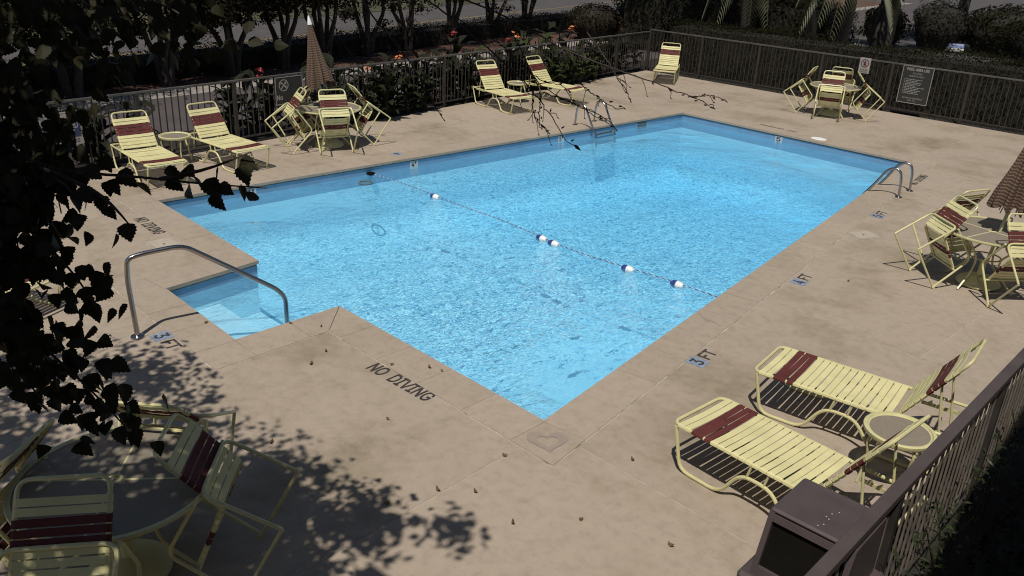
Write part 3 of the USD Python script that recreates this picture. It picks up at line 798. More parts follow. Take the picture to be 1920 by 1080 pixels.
# tables
GT = 'round patio tables with glass tops'
tbl = {}
tbl['near'] = make_table('round glass topped patio table in the shade at the bottom left', mat4((-.45, -3.52, 0), .3), GT)
tbl['right'] = copy(tbl['near'], 'round glass topped patio table with leaning umbrella on the right', mat4((2.22, 5.84, 0), .75), GT)
tbl['left'] = copy(tbl['near'], 'round glass topped patio table with umbrella by the canna bed on the left', mat4((-8.05, 4.15, 0), .1), GT)
tbl['far'] = copy(tbl['near'], 'round glass topped patio table without umbrella at the far fence', mat4((-3.09, 14.95, 0), .6), GT)
make_umbrella('closed brown zigzag umbrella by the canna bed with white tip', (-8.05, 4.15, 0), .125, math.atan2(-.62, -.78), 2.16, 1.08, .205, 3)
make_umbrella('closed brown zigzag umbrella cut off by the right picture edge', (2.22, 5.84, 0), .13, math.atan2(.64, .766), 2.35, 1.0, .195, 5)

GC = 'strap chairs tipped against the round tables'
for lab, x, y, yaw, tilt in [
        ('tipped strap chair on the right side of the near shaded table', .066, -2.982, -136, 62.5),
        ('tipped strap chair in front of the near shaded table, nearest the camera', .09, -4.10, 140, 56),
        ('tipped strap chair at the far left of the near shaded table', -.92, -4.03, 36, 56),
        ('tipped strap chair on the pool side of the near shaded table', -.93, -2.84, -54, 64),
        ('tipped strap chair on the pool side of the right hand table', 1.655, 5.448, 43.7, 57.4),
        ('tipped strap chair at the near side of the right hand table', 2.709, 5.312, 134, 49),
        ('tipped strap chair behind the right hand table beside the umbrella', 1.665, 6.294, -27, 52.6),
        ('tipped strap chair behind the umbrella of the right hand table', 2.80, 6.28, 217, 55),
        ('tipped strap chair facing the fence at the left umbrella table', -7.52, 3.89, 155.3, 53),
        ('tipped strap chair right of the left umbrella table', -7.82, 4.88, -112.4, 55.5),
        ('tipped strap chair left of the left umbrella table', -8.216, 3.396, 66.6, 54.6),
        ('tipped strap chair behind the left umbrella table next to the round sign symbol', -8.69, 3.93, 26, 56),
        ('tipped strap chair at the pool side of the far table', -2.95, 14.32, 107.4, 49.5),
        ('tipped strap chair left of the far table', -3.80, 14.80, 7.7, 50),
        ('tipped strap chair right of the far table', -2.363, 15.175, 206, 55.3),
        ('tipped strap chair behind the far table against the fence', -3.2, 15.66, -80, 52)]:
    M = chair_M(x, y, yaw, tilt)
    if 'c0' not in tbl:
        tbl['c0'] = make_chair(lab, M, GC)
    else:
        copy(tbl['c0'], lab, M, GC)

# loungers
GL = 'strap sun loungers'
n1 = make_lounger('nearest sun lounger, beside the brown trash bin', mat4((1.44, .12, 0), math.radians(-8.5), 0, 1.07), GL, .385, .94)
copy(n1, 'sun lounger second nearest, behind the small near side table', mat4((1.46, 1.34, 0), math.radians(2.5), 0, 1.07), GL)
n2 = make_lounger('left one of two loungers under the bare twigs by the back fence', mat4((-7.62, 9.10, 0), math.radians(167.6)), GL, .44, .93)
copy(n2, 'right one of two loungers under the bare twigs by the back fence', mat4((-7.43, 10.97, 0), math.radians(181)), GL)
copy(n2, 'single lounger standing in the far corner of the fence', mat4((-7.75, 15.15, 0), math.radians(115)), GL)
n3 = make_lounger('lounger at the far left below the lifeguard sign', mat4((-7.50, .80, 0), math.radians(172)), GL, .36, .86)
copy(n3, 'lounger half hidden by leaves between the left side table and umbrella set', mat4((-7.44, 2.20, 0), math.radians(180)), GL)
copy(n3, 'lounger mostly hidden behind the black leaves at the left edge', mat4((-4.35, -2.35, 0), math.radians(200)), GL)
GS = 'small round side tables between loungers'
s1 = make_side_table('small round side table between the two nearest loungers', mat4((2.74, .80, 0), .2, 0, 1.04), GS)
copy(s1, 'small round side table between the two loungers on the left', mat4((-8.70, 1.60, 0), .8), GS)
copy(s1, 'small round side table between the two loungers under the twigs', mat4((-8.62, 10.05, 0), .5), GS)

# ---------------------------------------------------------------- trash bin
t = thing('trash_bin', 'square brown trash bin with sloped hood and black opening', 'trash bin', mat4((2.90, -1.36, -.07), -.06))
hw, hd = .23, .24
obj('body', cat(box(-.27, .27, -.27, .27, .0, .62, .02)), m_binbrown, t)
obj('collar', box(-.295, .295, -.295, .295, .62, .70, .02), m_binbrown, t)
# hood with a sloping front on its -y side
def hood(y_open):
    P = lambda x: [(x, .245, .70), (x, .245, 1.06), (x, -.145, 1.06), (x, -.265, .70)]
    return P
o = np.array([(.245, .70), (.245, 1.06), (-.150, 1.06), (-.262, .70)])
i_ = np.array([(.225, .70), (.225, 1.035), (-.135, 1.035), (-.24, .70)])
def prism(poly, x0, x1):
    g = sg.Polygon(poly); v, f = extrude(g, x0, x1)
    return v[:, [2, 0, 1]], f
obj('hood_side', prism(o, -.235, -.205), m_binbrown, t)
obj('hood_side', prism(o, .205, .235), m_binbrown, t)
obj('hood_top', box(-.2345, .2345, -.152, .247, 1.045, 1.075, .012), m_binbrown, t)
obj('hood_back', box(-.204, .204, .222, .244, .70, 1.044), m_binbrown, t)
obj('hood_front_rim', prism([(-.262, .701), (-.242, .701), (-.226, .752), (-.246, .752)], -.2045, .2045), m_binbrown, t)
obj('hood_front_rim', prism([(-.166, 1.006), (-.148, 1.006), (-.137, 1.044), (-.155, 1.044)], -.2045, .2045), m_binbrown, t)
dr_ = np.random.RandomState(4)
obj('bird_droppings', cat(*[xf(mat4((.02 + .045 * dr_.normal() * .5, .0 + .07 * dr_.normal(), 1.0755)), lathe([(.001, .0015), (.002 + .002 * dr_.rand(), .001), (.004, .0)], 7)) for _ in range(6)]), m_whitetile, t, kind='stuff')
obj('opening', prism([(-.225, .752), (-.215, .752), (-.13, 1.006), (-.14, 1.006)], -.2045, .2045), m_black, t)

# ---------------------------------------------------------------- signs
def sign(label, M, w, h, back, border=None):
    t = thing('pool_sign', label, 'sign', M)      # local x across, local z up, faces local -y
    obj('board', box(0, w, -.008, .0, 0, h, .002), back, t)
    if border is not None:
        b = .012
        obj('border', cat(box(.005, w - .005, -.0105, -.008, h - b - .005, h - .005), box(.005, w - .005, -.0105, -.008, .005, .005 + b), box(.005, .005 + b, -.0105, -.008, .005 + b, h - b - .005), box(w - b - .005, w - .005, -.0105, -.008, .005 + b, h - b - .005)), border, t)
    return t
def sign_text(t, text, x, z, h, w, m=m_signtext, bold=False, name='lettering', y=-.0085):
    v, f = fit_letters(text, h, w, .002, bold)
    v = np.c_[v[:, 0] + x, y - v[:, 2], v[:, 1] + z]
    obj(name, (v, f), m, t)
fx = lambda s: (-9.53 + s * math.cos(-.062), 17.22 + s * math.sin(-.062) - .05)
sx, sy = fx(7.36)
t = sign('large dark pool area rules sign with white border on the far fence', mat4((sx, sy, .27), -.062), .72, .88, m_signdark, m_signtext)
sign_text(t, 'POOL AREA USE', .10, .765, .060, .52, bold=True)
sign_text(t, 'POOL HOURS', .25, .69, .032, .22)
sign_text(t, 'GUESTS ONLY', .18, .625, .034, .36)
rr = random.Random(5)
ln = []
for k in range(10):
    z = .555 - k * .036
    x = .125
    while x < .36 + rr.random() * .25:
        wd = .02 + rr.random() * .05
        ln.append(box(x, x + wd, -.0102, -.0085, z, z + .013)); x += wd + .012
    ln.append(box(.09, .105, -.0102, -.0085, z, z + .014))
obj('rule_lines', cat(*ln), m_signtext, t)
sign_text(t, 'IN CASE OF EMERGENCY', .12, .115, .030, .48)
sign_text(t, 'CALL 911', .26, .062, .028, .19)
sx, sy = fx(6.30)
t = sign('small white prohibition sign hanging on the far fence rail', mat4((sx, sy, .81), -.062), .27, .37, m_signpale)
obj('prohibition_ring', xf(mat4((.135, -.009, .235)), (lambda v, f: (v[:, [0, 2, 1]] * [1, -1, 1], f))(*extrude(sg.Point(0, 0).buffer(.10).difference(sg.Point(0, 0).buffer(.082)), 0, .002))), m_signdark, t)
obj('cup_symbol', xf(mat4((.135, -.009, .235)), (lambda v, f: (v[:, [0, 2, 1]] * [1, -1, 1], f))(*extrude(sg.Polygon([(-.03, -.055), (.03, -.055), (.035, .02), (.012, .035), (.012, .065), (-.012, .065), (-.012, .035), (-.035, .02)]), 0, .0018))), m_signdark, t)
obj('prohibition_bar', xf(mat4((.135, -.0095, .235)), (lambda v, f: (v[:, [0, 2, 1]] * [1, -1, 1], f))(*extrude(sg.LineString([(-.062, .062), (.062, -.062)]).buffer(.009), 0, .002))), m_red, t)
sign_text(t, 'NO GLASS', .045, .065, .035, .18, m_signdark, True)
sign_text(t, 'IN POOL AREA', .045, .025, .022, .18, m_signdark, True)
lx = lambda y: LF(y) + .05
t = sign('dark sign reading No below a white round symbol beside the left umbrella', mat4((lx(3.85), 3.85, .57), math.pi / 2 + .024), .62, .50, m_signdark, m_signtext)
fl = lambda v, f: (v[:, [0, 2, 1]] * [1, -1, 1], f)
obj('symbol_ring', xf(mat4((.19, -.009, .345)), fl(*extrude(sg.Point(0, 0).buffer(.105).difference(sg.Point(0, 0).buffer(.09)), 0, .002))), m_signtext, t)
fig = so.unary_union([sg.LineString([(-.05, -.055), (-.005, -.005), (.05, .06)]).buffer(.009), sg.LineString([(-.005, -.005), (.05, -.02), (.06, -.055)]).buffer(.009), sg.LineString([(-.005, -.0), (-.03, .045), (-.065, .03)]).buffer(.008), sg.Point(.045, .035).buffer(.018), sg.LineString([(-.07, .07), (.07, -.07)]).buffer(.007)])
obj('running_symbol', xf(mat4((.19, -.009, .345)), fl(*extrude(fig, 0, .002))), m_signtext, t)
sign_text(t, 'No', .03, .09, .085, .13, m_signtext, True)
t = sign('lifeguard on duty sign half covered by black leaves at the left', mat4((lx(-.25), -.25, .44), math.pi / 2 + .024), .60, .50, m_signpale, m_signtext)
obj('blue_panel', box(.03, .57, -.0095, -.008, .115, .36), m_signblue, t)
sign_text(t, 'LIFEGUARD', .07, .25, .085, .47, m_signpale, True, y=-.0097)
sign_text(t, 'ON DUTY', .12, .14, .085, .36, m_signpale, True, y=-.0097)
obj('fine_print', cat(*[box(.05 + .05 * k, .09 + .05 * k, -.0095, -.008, z, z + .016) for k in range(10) for z in (.035, .07)]), m_signblue, t)

# ---------------------------------------------------------------- dry leaves on the deck
for k, (x, y) in enumerate([(-.99, -.39), (-.86, -.36), (-.61, -1.25), (-1.9, -.85), (-2.62, -.72), (-2.35, -.55), (1.17, -.33), (.56, -1.47), (-3.57, -2.08), (.35, -1.64), (1.3, -1.2), (.2, -2.0), (1.04, 4.7), (-1.27, -.60), (-1.8, -1.1), (.98, -1.55), (-3.2, -1.3), (.42, -.98), (1.9, -1.0), (-1.0, -2.1)]):
    a = np.linspace(0, 2 * np.pi, 9, endpoint=False)
    s = .012 + .011 * RNG.random()
    v = np.c_[s * np.cos(a) * (1 + .25 * np.cos(2 * a)), .6 * s * np.sin(a), .012 * np.cos(2 * a) + .014 + .006 * NP.rand(9)]
    v = np.vstack([v, [[0, 0, .006]], [[0, 0, .026]]])
    f = np.array([(i, (i + 1) % 9, 9) for i in range(9)] + [(i, 10, (i + 1) % 9) for i in range(9)])
    tag(obj('dry_leaf', xf(mat4((x, y, 0), RNG.random() * 6), (v, f)), m_dryleaf), 'small curled brown dry leaf lying on the concrete deck', 'dry leaf', 'dry leaves on the pool deck')

# ---------------------------------------------------------------- foliage
def leaf_cloud(P, N, size, aspect=.5, rng=NP, bend=.25):
    """Many small folded leaves (4 triangles each): P centres, N rough normals."""
    n = len(P)
    d = rng.normal(size=(n, 3)); d -= N * (d * N).sum(1, keepdims=True) * .6
    d /= np.linalg.norm(d, axis=1, keepdims=True)
    w = np.cross(d, N + .5 * rng.normal(size=(n, 3))); w /= np.maximum(np.linalg.norm(w, axis=1, keepdims=True), 1e-6)
    up = np.cross(w, d)
    s = size * (.6 + .8 * rng.rand(n, 1))
    A, B = P - d * s * .5, P + d * s * .5
    L, R = P + w * s * aspect * .5 + up * s * bend * .3, P - w * s * aspect * .5 + up * s * bend * .3
    V = np.stack([A, L, B, R], 1).reshape(-1, 3)
    i = np.arange(n)[:, None] * 4
    F = np.vstack([i + [0, 2, 1], i + [0, 3, 2]])
    return V, F


def blob_points(c, r, n, rng=NP, shell=.55):
    d = rng.normal(size=(n, 3)); d /= np.linalg.norm(d, axis=1, keepdims=True)
    rad = (shell + (1 - shell) * rng.rand(n, 1)) * (1 + .25 * (meshkit.noise(d * 2.3 + np.array(c)[None], 3)[:, None] - .5) * 2)
    return np.array(c) + d * rad * np.array(r), d


def hedge(name, label, P0, P1, depth, h, n, seed, size=.06, core=True, catg='hedge', m=None, hv=.10):
    rng = np.random.RandomState(seed)
    P0, P1 = np.array(P0, float), np.array(P1, float)
    d = P1 - P0; L = np.linalg.norm(d); d /= L; nn = np.array([-d[1], d[0]])
    t = thing(name, label, catg)
    def surf(s, w):
        base = P0 + d * s[:, None] + nn * w[:, None]
        return base
    k = n
    s = rng.rand(k) * L
    which = rng.rand(k)
    hh = h * (1 + hv * (meshkit.noise(np.c_[s * .9, s * 0, s * 0 + seed], 1) - .5) * 2)
    top = which < depth / (depth + 1.2 * h)
    w = np.where(top, rng.rand(k) * depth, np.where(rng.rand(k) < .7, 0, depth) + .10 * rng.normal(size=k) * .8)
    z = np.where(top, hh + .045 * rng.normal(size=k), rng.rand(k) * hh)
    P = np.c_[surf(s, w), z]
    Nn = np.where(top[:, None], [0, 0, 1.0], np.c_[np.where(w > depth / 2, 1, -1)[:, None] * nn, np.zeros((k, 1))])
    if core:
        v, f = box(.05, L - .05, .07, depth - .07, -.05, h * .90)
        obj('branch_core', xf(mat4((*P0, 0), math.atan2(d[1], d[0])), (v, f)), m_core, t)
    tag(obj('foliage', leaf_cloud(P, Nn, size, .55, rng), m or m_hedge, t), kind='stuff')
    return t


hedge('clipped_hedge', 'long clipped hedge right behind the far iron fence', (-9.2, 17.75), (5.0, 16.85), 1.3, 1.38, 42000, 2, .046)
hedge('clipped_hedge', 'dark hedge in shadow beyond the foreground fence', (3.02 + .24, -4.2), (3.50 + .24, 3.0), -2.4, .60, 20000, 3, .05, core=False)
hd2 = stage.GetPrimAtPath('/World/clipped_hedge_001')
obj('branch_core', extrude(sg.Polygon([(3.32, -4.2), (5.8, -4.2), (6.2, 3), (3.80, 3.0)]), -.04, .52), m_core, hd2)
hedge('clipped_hedge', 'low dark hedge under the row of trees along the road', (-14.3, -8), (-17.4, 26), 1.0, .52, 22000, 4, .06, m=m_low)
hedge('clipped_hedge', 'second taller hedge row behind the long hedge at the far left corner', (-13, 21.0), (-6.6, 21.4), 1.6, 1.9, 9000, 5, .09)

# sprigs growing through the near fence
for k, y in enumerate((1.45, 1.05, .62, .25, -.1, -.5, -.85, -1.2, -1.55, -.25, .85)):
    rng = np.random.RandomState(40 + k)
    x = NF(y) + .10 + .10 * rng.rand()
    t = thing('leafy_sprig', 'thin green shoot growing up between the foreground fence and the dark hedge', 'plant', mat4((x, y, 0)), 'shoots along the foreground fence')
    top = .62 + .22 * rng.rand()
    st = np.array([(0, 0, .0), (.02 * rng.normal(), .03 * rng.normal(), top * .5), (.06 * rng.normal(), .08 * rng.normal(), top)])
    obj('stem', tube(st, .004, .1, 5), m_sprig, t)
    n = 26
    u = .45 + .55 * rng.rand(n)
    P = np.c_[np.interp(u, [0, .5, 1], st[:, 0]), np.interp(u, [0, .5, 1], st[:, 1]), u * top] + rng.normal(size=(n, 3)) * [.045, .06, .02]
    obj('foliage', leaf_cloud(P, np.tile([0, 0, 1.0], (n, 1)), .06, .35, rng), m_sprig, t, kind='stuff')


# multi-stemmed trees along the road
def myrtle(label, x, y, seed, h=3.0, spread=1.5, stems=4, leaves=3800, low=1.9):
    rng = np.random.RandomState(seed)
    t = thing('multi_stem_tree', label, 'tree', mat4((x, y, -.05)), 'multi stemmed trees along the road')
    leaves = int(leaves * 1.5)
    tips = []
    for k in range(stems):
        a = k * 2 * math.pi / stems + rng.rand() * .9
        r = spread * (.25 + .25 * rng.rand())
        p = np.array([(.10 * math.cos(a), .10 * math.sin(a), 0), (.3 * r * math.cos(a), .3 * r * math.sin(a), h * .22), (.75 * r * math.cos(a + .2) + .12 * rng.normal(), .75 * r * math.sin(a + .2) + .12 * rng.normal(), h * .42), (.95 * r * math.cos(a - .1) + .15 * rng.normal(), .95 * r * math.sin(a - .1) + .15 * rng.normal(), h * .62), (1.35 * r * math.cos(a + .3), 1.35 * r * math.sin(a + .3), h * .88)])
        path = fillet(p, .5, 4)
        obj('trunk', sweep(path, np.linspace(.085, .022, len(path)), 7), m_bark, t, smooth=True)
        for j in range(3):
            q = p[2] + (p[3] - p[2]) * rng.rand()
            e = q + np.array([rng.normal() * .5, rng.normal() * .5, .4 + .4 * rng.rand()])
            obj('branch', sweep(np.array([q, (q + e) / 2 + rng.normal(size=3) * .06, e]), [.022, .016, .008], 5), m_bark, t)
            tips.append(e)
        tips.append(p[4])
    Ps, Ns = [], []
    for q in tips:
        c = q + rng.normal(size=3) * [.35, .35, .2]
        P, N = blob_points(c, (.65, .65, .5), leaves // len(tips), rng, .35)
        Ps.append(P); Ns.append(N)
    for k in range(int(stems * 2)):
        a = rng.rand() * 6.28; r = spread * (.4 + .7 * rng.rand())
        P, N = blob_points((r * math.cos(a), r * math.sin(a), low + rng.rand() * (h - low + .5)), (.7, .7, .42), leaves // (stems * 3), rng, .3)
        Ps.append(P); Ns.append(N)
    for k in range(4 if low < 1.7 else 2):
        a = rng.rand() * 6.28; r = spread * (.2 + .9 * rng.rand())
        P, N = blob_points((r * math.cos(a), r * math.sin(a), .75 + 1.0 * rng.rand()), (.28, .28, .22), leaves // 60, rng, .2)
        Ps.append(P); Ns.append(N)
    P, N = np.vstack(Ps), np.vstack(Ns)
    obj('crown', leaf_cloud(P, N, .10, .5, rng), m_leaf2, t, kind='stuff')


for k, (x, y, h, lab) in enumerate([
        (-14.95, 5.0, 3.0, 'multi stemmed tree above the left pair of loungers'), (-15.2, 6.9, 3.1, 'dark tree right behind the lifeguard end of the road hedge'),
        (-15.45, 8.6, 3.3, 'thick dark tree left of the brown umbrella'), (-15.75, 10.2, 3.2, 'tree standing directly behind the left umbrella'),
        (-16.0, 12.0, 3.2, 'slender forked tree just right of the left umbrella'), (-16.3, 13.9, 3.2, 'V shaped multi stemmed tree behind the orange cannas'),
        (-16.7, 16.3, 3.3, 'bushy tree in the middle of the row along the road'), (-17.1, 18.8, 3.3, 'tree with leaning stems behind the middle lounger pair'),
        (-17.4, 21.2, 3.4, 'last tree of the road row before the shrub bed'), (-14.4, 2.6, 3.2, 'leftmost dark tree of the road row, behind the foreground leaves'), (-14.1, .4, 3.3, 'tree mostly hidden by the foreground leaves at the left edge')]):
    myrtle(lab, x, y, 60 + k, h, 1.6, 4 if k % 3 else 5, 3200 if k not in (0, 1, 2, 9, 10) else 7500, 1.6 if k in (0, 1, 2, 9, 10) else 2.35)

# cannas along the left fence
def canna(seed, h, bright=False, flower=None):
    rng = np.random.RandomState(seed)
    t = thing('canna_plant', 'x', 'plant')
    for k in range(3):
        bx, by = rng.normal(size=2) * .10
        hh = h * (.75 + .3 * rng.rand())
        st = np.array([(bx, by, -.05), (bx + .03 * rng.normal(), by + .03 * rng.normal(), hh * .6), (bx * 1.6, by * 1.6, hh)])
        obj('stem', tube(st, .010, .1, 5), m_canna, t)
        for j in range(5):
            z = hh * (.15 + .17 * j); a = rng.rand() * 6.28; L = .32 + .22 * rng.rand(); w = .075 + .03 * rng.rand()
            u = np.linspace(0, 1, 6)
            cx = bx + np.cos(a) * L * u * .8; cy = by + np.sin(a) * L * u * .8; cz = z + L * (.85 * u - .75 * u * u * (.4 + .8 * rng.rand()))
            wd = w * np.sin(np.pi * (u * .92 + .05)) ** .8
            s_, c_ = np.sin(a), np.cos(a)
            V = np.vstack([np.c_[cx - s_ * wd, cy + c_ * wd, cz + wd * .35], np.c_[cx, cy, cz], np.c_[cx + s_ * wd, cy - c_ * wd, cz + wd * .35]])
            F = [q for i in range(5) for o in (0, 6) for q in ((o + i, o + i + 1, o + i + 7), (o + i, o + i + 7, o + i + 6))]
            obj('leaf', (V, np.array(F)), m_cannab if bright else m_canna, t, smooth=True)
        if flower is not None and k < 1:
            n = 13
            P = np.array([bx * 1.6, by * 1.6, hh + .06]) + rng.normal(size=(n, 3)) * [.03, .03, .035]
            obj('flower', leaf_cloud(P, np.tile([0, 0, 1.0], (n, 1)), .085, .75, rng), flower, t)
    return t


G_CAN = 'canna plants along the left fence'
protos = [canna(1, 1.05, False, None), canna(2, 1.12, False, m_petalr), canna(3, 1.15, False, m_petalo), canna(4, .85, True, None), canna(5, .95, False, None)]
first = set()
CAN_LAB = ['dark leafy canna without flowers behind the left fence', 'dark leafy canna with red flowers behind the left fence', 'tall canna with orange flowers behind the left fence', 'bright green leafy canna behind the middle loungers', 'low dark canna at the foot of the left fence']
rng = np.random.RandomState(77)
def put_canna(kind, x, y, s):
    M = mat4((x, y, -.03), rng.rand() * 6.28, 0, s)
    if kind not in first:
        first.add(kind); set_mat(protos[kind], M); tag(protos[kind], CAN_LAB[kind], 'plant', CAN_LAB[kind].replace('canna', 'cannas'))
    else:
        copy(protos[kind], CAN_LAB[kind], M, CAN_LAB[kind].replace('canna', 'cannas'))
for y in np.arange(-1.5, 17.0, .27):
    yy = y + rng.normal() * .08
    if 2.0 < yy < 2.9 or -.3 < yy < .3: kinds = [4]
    elif 0 < yy < 3.4: kinds = [4, 4, 0]
    elif yy < 5.4: kinds = [0, 0, 4, 1]
    elif yy < 11: kinds = [0, 0, 0, 0, 1, 0]
    elif yy < 15: kinds = [3, 0, 3, 0]
    else: kinds = [4, 0]
    k = kinds[rng.randint(len(kinds))]
    if .2 < yy < 3.2 and rng.rand() < .55: continue
    put_canna(k, LF(yy) - .22 - .35 * rng.rand(), yy, .85 + .3 * rng.rand())
for kx, ky, ks in ((-9.2, 6.35, 1.0), (-9.5, 7.05, 1.10), (-10.4, 12.3, 1.22), (-10.5, 14.1, 1.25)):
    put_canna(2, kx, ky, ks)
for y in (5.9, 8.3, 9.6, 10.2, 11.4, 12.1, 12.8, 13.6):
    put_canna(0 if y < 9 else (1 if y < 10 else 3), LF(y) - .65 - .3 * rng.rand(), y, 1.1 + .2 * rng.rand())
for y in (4.95, 5.4, 6.0, 6.5, 7.1, 7.6):
    put_canna(0 if y < 7 else 4, LF(y) + .14, y, .8 + .15 * rng.rand())
for y in (11.6, 12.2, 12.7, 13.2, 13.7, 14.2):
    put_canna(3, LF(y) + .12, y, .7 + .2 * rng.rand())
# pampas-like shrub clump at the corner and round shrubs
def shrub(label, x, y, r, h, n, seed, m, size=.08, catg='shrub'):
    rng = np.random.RandomState(seed)
    t = thing('round_shrub', label, catg, mat4((x, y, 0)))
    P, N = blob_points((0, 0, h * .5), (r, r, h * .55), n, rng, .72)
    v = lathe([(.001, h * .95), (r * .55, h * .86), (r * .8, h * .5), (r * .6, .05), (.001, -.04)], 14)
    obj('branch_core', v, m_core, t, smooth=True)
    obj('foliage', leaf_cloud(P, N, size, .55, rng), m, t, kind='stuff')
    return t
shrub('dense dark round bush in front of the parking lot', -5.55, 32.6, 1.15, 1.75, 5000, 1, m_core, .10)
shrub('broad green bush right of the dark round bush', -3.3, 33.6, 1.9, 1.7, 8000, 2, m_hedge, .11)
shrub('bushy shrub with pale stems left of the dark round bush', -7.4, 31.8, .9, 1.5, 3500, 3, m_leaf2, .11)
shrub('wide dark shrub behind the far fence corner beside the last tree', -13.2, 24.5, 2.4, 2.0, 8000, 4, m_leaf2, .10)
shrub('tall dark shrub mass left of the hanging palm fronds', -10.2, 25.0, 2.2, 2.4, 8000, 5, m_leaf2, .10)
shrub('dark shrub under the hanging palm fronds', -8.0, 24.2, 1.9, 1.9, 7000, 6, m_leaf2, .10)
shrub('dark shrub beyond the hedge between the palm and the path', -11.8, 33.5, 2.4, 1.5, 7000, 7, m_leaf2, .11)
shrub('dark shrub at the right end of the far hedge', 1.6, 26.0, 2.2, 1.6, 7000, 8, m_leaf2, .10)
shrub('dark shrub behind the far hedge at the right picture edge', -1.0, 30.0, 1.9, 1.7, 7000, 9, m_hedge, .11)
shrub('grassy shrub clump at the end of the mulch bed', -14.6, 21.8, 1.1, 1.2, 4000, 10, m_dry, .10)

# palms whose lowest fronds hang into view
def palm(label, x, y, seed, crown=3.6, angs=(200, 240, 285, 330), L=2.0):
    rng = np.random.RandomState(seed)
    t = thing('palm_tree', label, 'palm', mat4((x, y, 0)))
    pth = np.array([(0, 0, -.05), (.03, .02, crown * .5), (0, .05, crown)])
    obj('trunk', sweep(fillet(pth, .6, 5), .17, 12), m_bark, t, smooth=True)
    for a in list(angs) + list(rng.rand(8) * 360):
        up = rng.rand() if a not in angs else .0
        a = math.radians(a)
        u = np.linspace(0, 1, 16)
        R = L * (u * .9 - .18 * u * u)
        Z = crown + (.55 + .8 * up) * u * L * .5 - (1.35 - .5 * up) * L * u ** 2.1
        st = np.c_[R * math.cos(a), R * math.sin(a), Z]
        fr = obj('frond', sweep(st, np.linspace(.018, .005, 16), 5), m_palm, t)
        V, F = [], []
        T = np.gradient(st, axis=0); T /= np.linalg.norm(T, axis=1, keepdims=True)
        side = np.array([-math.sin(a), math.cos(a), 0])
        for s in np.linspace(.12, .99, 30):
            for sg_ in (1, -1):
                p = np.array([np.interp(s, u, st[:, j]) for j in range(3)]); tt_ = np.array([np.interp(s, u, T[:, j]) for j in range(3)])
                l = .72 * math.sin(math.pi * (s * .78 + .14)) + .12
                e = p + (side * sg_ * (.72 - .2 * s) + tt_ * .62) * l + np.array([0, 0, -.12 * l])
                mid = (p + e) / 2 + np.array([0, 0, .05])
                w = np.cross(e - p, [0, 0, 1.0]); w = w / max(np.linalg.norm(w), 1e-6) * .017
                b = len(V); V += [p - w * .6, p + w * .6, mid - w, mid + w, e]; F += [(b, b + 1, b + 3), (b, b + 3, b + 2), (b + 2, b + 3, b + 4)]
        obj('leaflets', (np.array(V), np.array(F)), m_palm, fr)
palm('palm behind the far hedge with fronds hanging left of centre right', -8.2, 20.6, 3, 3.3, (255, 300, 325), 1.8)
palm('palm behind the far hedge with the longest hanging frond', -5.3, 21.2, 4, 3.4, (230, 275, 310), 2.0)
palm('palm farther back beside the paved path', -6.9, 31.0, 5, 4.2, (220, 260, 290, 320), 2.6)

def shade_tree(label, x, y, h, r, seed):  # added trees; their unseen crowns are there to shade the far planting
    rng = np.random.RandomState(seed)
    t = thing('shade_tree', label, 'tree', mat4((x, y, -.05)))
    p = np.array([(0, 0, 0), (.1, .05, h * .35), (.0, .2, h * .7), (.1, .1, h)])
    obj('trunk', sweep(fillet(p, .6, 4), np.linspace(.24, .1, len(fillet(p, .6, 4))), 10), m_bark, t, smooth=True)
    Ps, Ns = [], []
    for k in range(13):
        a = k * 2.4; rr_ = r * math.sqrt((k + .5) / 13)
        c = np.array([rr_ * math.cos(a), rr_ * math.sin(a), h + .9 * rng.rand() - .3 * rr_ / r])
        q = np.array([.0, .2, h * .7])
        obj('branch', sweep(np.array([q, (q + c) / 2 + [0, 0, .25], c]), [.07, .045, .015], 6), m_bark, t, smooth=True)
        P, N = blob_points(c, (r * .42, r * .42, .8), 900, rng, .3); Ps.append(P); Ns.append(N)
    obj('crown', leaf_cloud(np.vstack(Ps), np.vstack(Ns), .22, .6, rng), m_leaf2, t, kind='stuff')
shade_tree('tall tree added for shade behind the left part of the far hedge', -10.5, 22.5, 5.2, 3.4, 1)
shade_tree('tall tree added for shade behind the middle of the far hedge, near the palms', -5.2, 24.0, 5.4, 3.4, 2)
shade_tree('tall tree added for shade beyond the round bushes on the right', -5.6, 35.5, 6.0, 3.6, 3)
shade_tree('tall tree added for shade behind the right end of the far hedge', .8, 23.5, 5.4, 3.2, 4)

